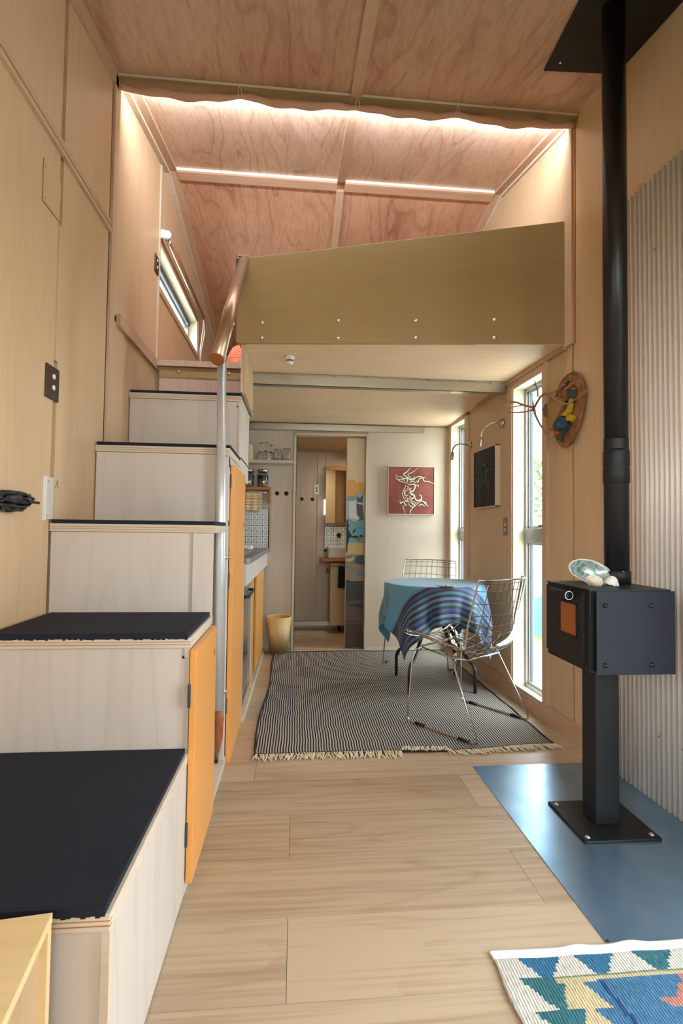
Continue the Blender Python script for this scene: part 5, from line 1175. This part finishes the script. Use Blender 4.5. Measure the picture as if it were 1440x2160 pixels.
q = lambda x, y_: (x, y_, zc(y_) - .004)
MB().prism([q(1.066, 2.122), q(1.395, 2.10), q(1.395, 1.30), q(.96, 1.30)], (0, 0, -.004)).build('plate', plain('flat_black', (.006, .006, .006), .7), t)
MB().ball((1.112, 2.063, zc(2.063) - .009), .006, .006, .003, 10, 6).build('screw', M['bolt'], t)

# shells on the stove
def bowl_shell(name, c, R_, rx, ry, dep, mat, label, part='shell', n=26, m_=12, spiral=0.0):
    t = thing(name, c, label, 'shell', 'shells on the stove')
    vs = []; fs = []
    for i in range(m_ + 1):
        s1 = i / m_
        for k in range(n):
            a = 2 * PI * k / n; e = 1 + .10 * math.cos(a) + spiral * math.sin(2 * a)
            p = Vector((rx * s1 * math.cos(a) * e - spiral * rx * (1 - s1), ry * s1 * math.sin(a) * e, dep * (s1 ** 2.2 - 1) + .0012 * math.sin(9 * a + 14 * s1) * s1))
            vs.append(Vector(c) + R_ @ p)
    for i in range(m_):
        for k in range(n): fs.append((i * n + k, (i + 1) * n + k, (i + 1) * n + (k + 1) % n, i * n + (k + 1) % n))
    o = MB().add(vs, fs, 0, True).build(part, M[mat], t); so = o.modifiers.new('solid', 'SOLIDIFY'); so.thickness = .003; so.offset = 0
    MB().tube(vs[-n:], .0022, 6, closed=True).build('shell_rim', M['clam_white'], t)
    return t
from mathutils import Euler
SZt = BZ1 + .002
bowl_shell('abalone_shell', (1.036, 1.735, SZt + .045), Euler((math.radians(62), math.radians(16), 0)).to_matrix(), .084, .046, .032, 'nacre', 'large iridescent blue-green abalone shell leaning on the stove top', spiral=.08)
g = bowl_shell('clam_shell', (1.008, 1.66, SZt + .018), Euler((math.radians(-70), math.radians(22), 0)).to_matrix(), .029, .019, .014, 'clam', 'small olive and cream clam shell in front of the abalone shell')
bowl_shell('cone_shell', (1.078, 1.675, SZt + .010), Euler((math.radians(-160), math.radians(10), 0)).to_matrix(), .025, .018, .024, 'clam_white', 'small white pointed shell at the right end of the stove top')

# ================================================================== RUGS
def grid_mesh(fn, nx, ny):
    vs = []; uv = []; fs = []
    for i in range(nx + 1):
        for j in range(ny + 1):
            p, q = fn(i / nx, j / ny); vs.append(p); uv.append(q)
    for i in range(nx):
        for j in range(ny): a = i * (ny + 1) + j; fs.append((a, a + ny + 1, a + ny + 2, a + 1))
    return vs, fs, uv
RC = [(-.168, 2.375), (1.262, 2.402), (1.262, 4.35), (-.150, 4.34)]
def rugfn(u, v):
    a = Vector(RC[0]).lerp(Vector(RC[1]), u); b_ = Vector(RC[3]).lerp(Vector(RC[2]), u); p = a.lerp(b_, v)
    x, y_ = p
    if u < .02: x -= .012 * math.sin(v * 9) + .02 * max(0, .5 - abs(v - .45))
    y_ += .014 * math.sin(u * 7 + .6) * (1 - v) ** 4
    z = .006 + .0022 * math.sin(x * 9 + y_ * 3) * math.sin(y_ * 7) + .0015 * math.sin(y_ * 23 + x * 8)
    return (x, y_, max(z, .004)), (x + .0016 * math.sin(y_ * 21 + x * 6) + .0009 * math.sin(y_ * 47), y_)
t = thing('striped_rug', (.55, 3.36, 0), 'large black and cream pinstriped rug with tasselled ends under the dining table', 'rug')
vs, fs, uv = grid_mesh(rugfn, 90, 120)
o = MB().add(vs, fs, 0, True).build('woven_field', M['rug'], t, uv=uv)
for v_ in (0, 1):
    MB().tube([Vector(rugfn(i / 40, v_)[0]) for i in range(41)], .006, 6).build('dark_end_band', M['rug_border'], t)
for u_ in (0, 1):
    MB().tube([Vector(rugfn(u_, i / 40)[0]) for i in range(41)], .005, 6).build('side_binding', M['rug_border'], t)
rg = random.Random(11)
for v_, n, ln in ((0, 230, .066), (1, 200, .035)):
    g = MB()
    for i in range(n):
        u = (i + rg.random() * .6) / n; p = Vector(rugfn(u, v_)[0]); s1 = -1 if v_ == 0 else 1
        back = (v_ == 0 and .47 < u < .62)
        l_ = ln * rg.uniform(.65, 1.1) * (1 if u < .45 or v_ else .75); dx = rg.uniform(-.5, .5) * l_ + (.015 if .6 < u else 0)
        if back: s1 = 1 if rg.random() < .8 else -1; l_ *= .5
        z1 = .004 if not back else .014
        g.tube([p + Vector((0, 0, .002)), p + Vector((dx * .4, s1 * l_ * .5, rg.uniform(.001, .006) + (z1 - .004))), p + Vector((dx, s1 * l_, z1 - p.z + rg.uniform(0, .002)))], [.0030, .0036, .0018], 5)
    g.build('fringe', M['fringe'], t, kind='stuff')

# kilim: stepped motifs woven in cells
t = thing('kilim_rug', (.49, 1.25, 0), 'colourful flat-woven kilim with stepped blue, teal, sand and white triangles in the near right corner', 'rug')
KO = Vector((.486, 1.250, 0))
def step(v, s1): return round(v / s1) * s1
def kcol(s, q):
    """s to the right, q towards the viewer, metres"""
    if q < .029: return 'hem'
    if q < .082:                                   # top border row
        w_ = (q - .029) / .053; k = step(w_, .2)
        for a, b_, c_, e_, col in ((.060, .162, .093, .121, 'k_blue'), (.197, .295, .228, .255, 'k_blue'), (.348, .446, .374, .403, 'k_teal'), (.50, .60, .53, .56, 'k_blue')):
            if a + (c_ - a) * k <= s <= b_ + (e_ - b_) * k: return col
        return 'k_white'
    if s > .12 and .0815 < q < .0865: return 'k_green'
    if s > .12 and q < .0925: return 'k_sand'
    if .12 < s < .215 and q < .098: return 'k_sand'
    r_ = (q - .082) % .081; w_ = r_ / .081; k = step(w_, .125)
    # left white border with saw teeth
    if s < .039 + (.093 - .039) * k: return 'k_white'
    # teal / sand stepped columns
    c0, hw = .160, .012 + .040 * k
    if r_ < .010: hw = .045 if (q < .1 or True) and False else .012
    if abs(s - c0) <= hw: return 'k_sand'
    if s < c0: return 'k_teal'
    if s < .190 + .03 * math.sin(0): return 'k_field' if k < .5 else 'k_blue'
    if abs(s - .222 - (q - .09) * .13) < .005 + .03 * max(0, q - .15): return 'k_navy'
    # pink lozenge bands in the field
    e_ = (q - .118) % .08; lim = .371 - (.045 if q > .15 else 0) + abs(e_ - .03) * .9
    if s > lim and e_ < .052 and q > .1: return 'k_pink'
    if s > .413 and q < .118: return 'k_pink'
    return 'k_field'
names = ['hem', 'k_white', 'k_blue', 'k_teal', 'k_sand', 'k_field', 'k_pink', 'k_navy', 'k_green']
SX, SQ, CX, CQ = .88, .62, .0055, .0045
g = MB(); nx, nq = int(SX / CX), int(SQ / CQ)
def kz(s, q): return .0055 + .0012 * math.sin(s * 40) * math.sin(q * 30) + (.006 * math.exp(-((s - .22) / .03) ** 2) + .007 * math.exp(-((s - .36) / .035) ** 2)) * math.exp(-(q / .02) ** 2)
vs = []
for i in range(nx + 1):
    for j in range(nq + 1):
        s_, q_ = i * CX, j * CQ
        edge = (.003 * math.sin(q_ * 40)) if i == 0 else 0
        vs.append((KO.x + s_ + edge, KO.y - q_ - .004 * math.sin(s_ * 6) + .002 * math.exp(-((s_ - .3) / .08) ** 2), kz(s_, q_)))
fs = [(i * (nq + 1) + j, (i + 1) * (nq + 1) + j, (i + 1) * (nq + 1) + j + 1, i * (nq + 1) + j + 1) for i in range(nx) for j in range(nq)]
g.v = [Vector(v) for v in vs]; g.f = fs
g.mi = [names.index(kcol((i + .5) * CX, (j + .5) * CQ)) for i in range(nx) for j in range(nq)]; g.sm = [True] * len(fs)
o = g.build('woven_field', [M[q] for q in names], t); so = o.modifiers.new('solid', 'SOLIDIFY'); so.thickness = .005; so.offset = 0

# ================================================================== DINING TABLE AND CHAIRS
TX, TY, TZ, TR = .935, 3.40, .682, .322
t = thing('dining_table', (TX, TY, .006), 'small round table on black bent tube legs hidden under the blue cloth', 'table')
MB().lathe([(0, TZ - .018), (TR - .003, TZ - .018), (TR, TZ - .010), (TR - .002, TZ - .002), (0, TZ - .002)], (TX, TY, 0), 48).build('table_top', M['black'], t)
for sx, sy in ((-1, -1), (1, -1), (-1, 1), (1, 1)):
    bx, by = TX + sx * .212, TY + sy * .208
    MB().tube([(bx, by, .008), (bx, by, .15), (bx - sx * .012, by - sy * .012, .185), (bx - sx * .04, by - sy * .04, .215), (TX + sx * .05, TY + sy * .05, .46), (TX + sx * .035, TY + sy * .035, .50), (TX + sx * .035, TY + sy * .035, .58), (TX + sx * .15, TY + sy * .15, TZ - .02)], .0115, 10).build('leg', M['black'], t)
MB().lathe([(.055, .49), (.055, .52)], (TX, TY, 0), 20).build('centre_ring', M['black'], t)

ct = thing('tablecloth', (TX, TY, TZ), 'square blue tablecloth with dark stripes draped over the round table', 'tablecloth')
HA = .560
rot = math.radians(2)
def cfn(u, v):
    a, b_ = (u * 2 - 1) * HA, (v * 2 - 1) * HA
    ca, cb = a * math.cos(rot) - b_ * math.sin(rot), a * math.sin(rot) + b_ * math.cos(rot)
    rho = math.hypot(ca, cb); th = math.atan2(cb, ca)
    R0 = TR + .004
    if rho <= R0: x, y_, z = ca, cb, TZ
    else:
        dr_ = rho - R0; bend = .02
        fold = math.cos(th * 12 + .9) * .6 + math.cos(th * 4 + PI) * .9 + .35 * math.cos(th * 19 + 2)
        rr = R0 + .006 * min(1, dr_ / bend) + fold * .036 * min(1, dr_ / .25) ** 1.2 + .02 * min(1, dr_ / .2)
        rr = max(rr, R0 - .03 * min(1, dr_ / .2))
        th2 = th + .03 * math.sin(th * 12) * min(1, dr_ / .2)
        x, y_, z = rr * math.cos(th2), rr * math.sin(th2), TZ - max(0, dr_ - .004) * .985
    return (TX + x, TY + y_, z + .0015), (u, (v * 2 * HA) / (2 * HA) if True else v)
vs, fs, uv = grid_mesh(cfn, 130, 130)
o = MB().add(vs, fs, 0, True).build('cloth', M['cloth'], ct, uv=uv); so = o.modifiers.new('solid', 'SOLIDIFY'); so.thickness = .002; so.offset = 1

t = thing('remote_tray', (.925, 3.12, .684), 'small black dish with an orange edge on the tablecloth', 'dish')
MB().prism([(.885, 3.07, .686), (.965, 3.06, .686), (.972, 3.13, .686), (.892, 3.15, .686)], (0, 0, .004)).build('dish', M['black'], t, bev=.001)
g = MB(); g.prism([(.88, 3.065, .690), (.892, 3.065, .690), (.87, 3.09, .700), (.862, 3.085, .700)], (0, .02, 0)); g.build('rim', M['black'], t)
box(.93, .955, 3.10, 3.13, .690, .698).build('orange_item', M['m_orange'], t, bev=.002)

def make_chair(label):
    """sled-base wire grid side chair with clear shell; +x is the front, origin on the floor at centre"""
    t = thing('wire_chair', (0, 0, 0), label, 'chair', 'wire grid chairs at the table')
    W, NU, NV = .50, 11, 18
    # profile of the seat/back: s from front edge to top of back
    prof = [Vector(p) for p in ((.27, .425), (.22, .433), (.10, .410), (-.02, .388), (-.10, .384), (-.155, .400), (-.19, .45), (-.215, .53), (-.24, .63), (-.265, .74), (-.275, .785))]
    def curve(s1):
        q = s1 * (len(prof) - 1); i = min(int(q), len(prof) - 2); u = q - i
        p0, p1, p2, p3 = prof[max(i - 1, 0)], prof[i], prof[i + 1], prof[min(i + 2, len(prof) - 1)]
        return .5 * ((2 * p1) + (p2 - p0) * u + (2 * p0 - 5 * p1 + 4 * p2 - p3) * u * u + (3 * p1 - p0 - 3 * p2 + p3) * u ** 3)
    def surf(s1, w_, off=0):
        p = curve(s1); wid = W * (.50 - .05 * abs(s1 - .3)) * (1 if s1 < .45 else 1 - .18 * (s1 - .45))
        if s1 < .12: wid *= .93 + .07 * s1 / .12
        dish = .035 * (w_ * w_) * math.sin(PI * min(1, s1 * 1.3 + .12)) + .030 * w_ ** 4
        back = max(0, (s1 - .45) / .55)
        x = p.x + (dish * 1.6 + .03 * w_ * w_) * min(1, back * 2) - off * min(1, back * 2); z = p.y + dish * (1 - min(1, back * 2)) + off * (1 - min(1, back * 2)) - .012 * w_ * w_ * back + .012 * abs(w_) ** 3 * back
        return Vector((x, w_ * wid, z))
    wr_, rd = .0019, 6
    for k in range(NU):
        w_ = -1 + 2 * (k + .0) / (NU - 1)
        if k in (0, NU - 1): continue
        MB().tube([surf(i / 36, w_) for i in range(37)], wr_, 5).build('long_wire', M['wire'], t, local=True)
    for k in range(1, NV):
        MB().tube([surf(k / NV, -1 + i / 8) for i in range(17)], wr_, 5).build('cross_wire', M['wire'], t, local=True)
    rim = [surf(i / 36, -1) for i in range(37)] + [surf(1, -1 + i / 8) for i in range(1, 16)] + [surf(1 - i / 36, 1) for i in range(37)] + [surf(0, 1 - i / 8) for i in range(1, 16)]
    MB().tube(rim, .0042, 8, closed=True).build('rim_wire', M['chrome'], t, local=True)
    vs = []; fs = []
    for i in range(41):
        for j in range(17): vs.append(surf(.01 + i / 40 * .985, (-1 + j / 8) * .97, .010))
    for i in range(40):
        for j in range(16): a = i * 17 + j; fs.append((a, a + 1, a + 18, a + 17))
    MB().add(vs, fs, 0, True).build('clear_shell', M['acrylic'], t, local=True)
    for s1 in (-1, 1):
        y_ = s1 * .25; yt = s1 * .20
        MB().tube([(.19, yt * .9, .385), (.20, yt, .378), (.205, y_ * .9, .33), (.215, y_, .03), (.212, y_, .012), (.195, y_, .006), (-.195, y_, .006), (-.212, y_, .012), (-.212, y_, .03), (-.06, y_ * .86, .33), (-.05, yt, .362), (-.045, yt * .9, .370)], .0052, 10).build('leg', M['chrome'], t, local=True)
        for x in (.13, -.14): MB().tube([(x - .03, y_, .0068), (x + .03, y_, .0068)], .0085, 10).build('foot_sleeve', M['black'], t, local=True)
    g = MB().tube([(.20, -.17, .390), (.20, .17, .390), (-.02, .17, .366), (-.10, .14, .366), (-.10, -.14, .366), (-.02, -.17, .366)], .005, 8, closed=True); g.build('seat_frame', M['chrome'], t, local=True)
    for x, y_ in ((.19, .17), (.19, -.17), (-.03, .17), (-.03, -.17)): MB().ball((x, y_, .384), .010, .010, .012, 10, 6).build('clamp', M['chrome'], t, local=True)
    return t
c1 = make_chair('nearer wire grid chair with clear shell standing right of the table')
c2 = copy_tree(c1); c2['label'] = 'farther wire grid chair behind the table against the back wall'
c1.location = (.945, 2.735, .006); c1.rotation_euler = (0, 0, math.radians(127.5))
c2.location = (1.00, 3.955, .006); c2.rotation_euler = (0, 0, math.radians(-120))
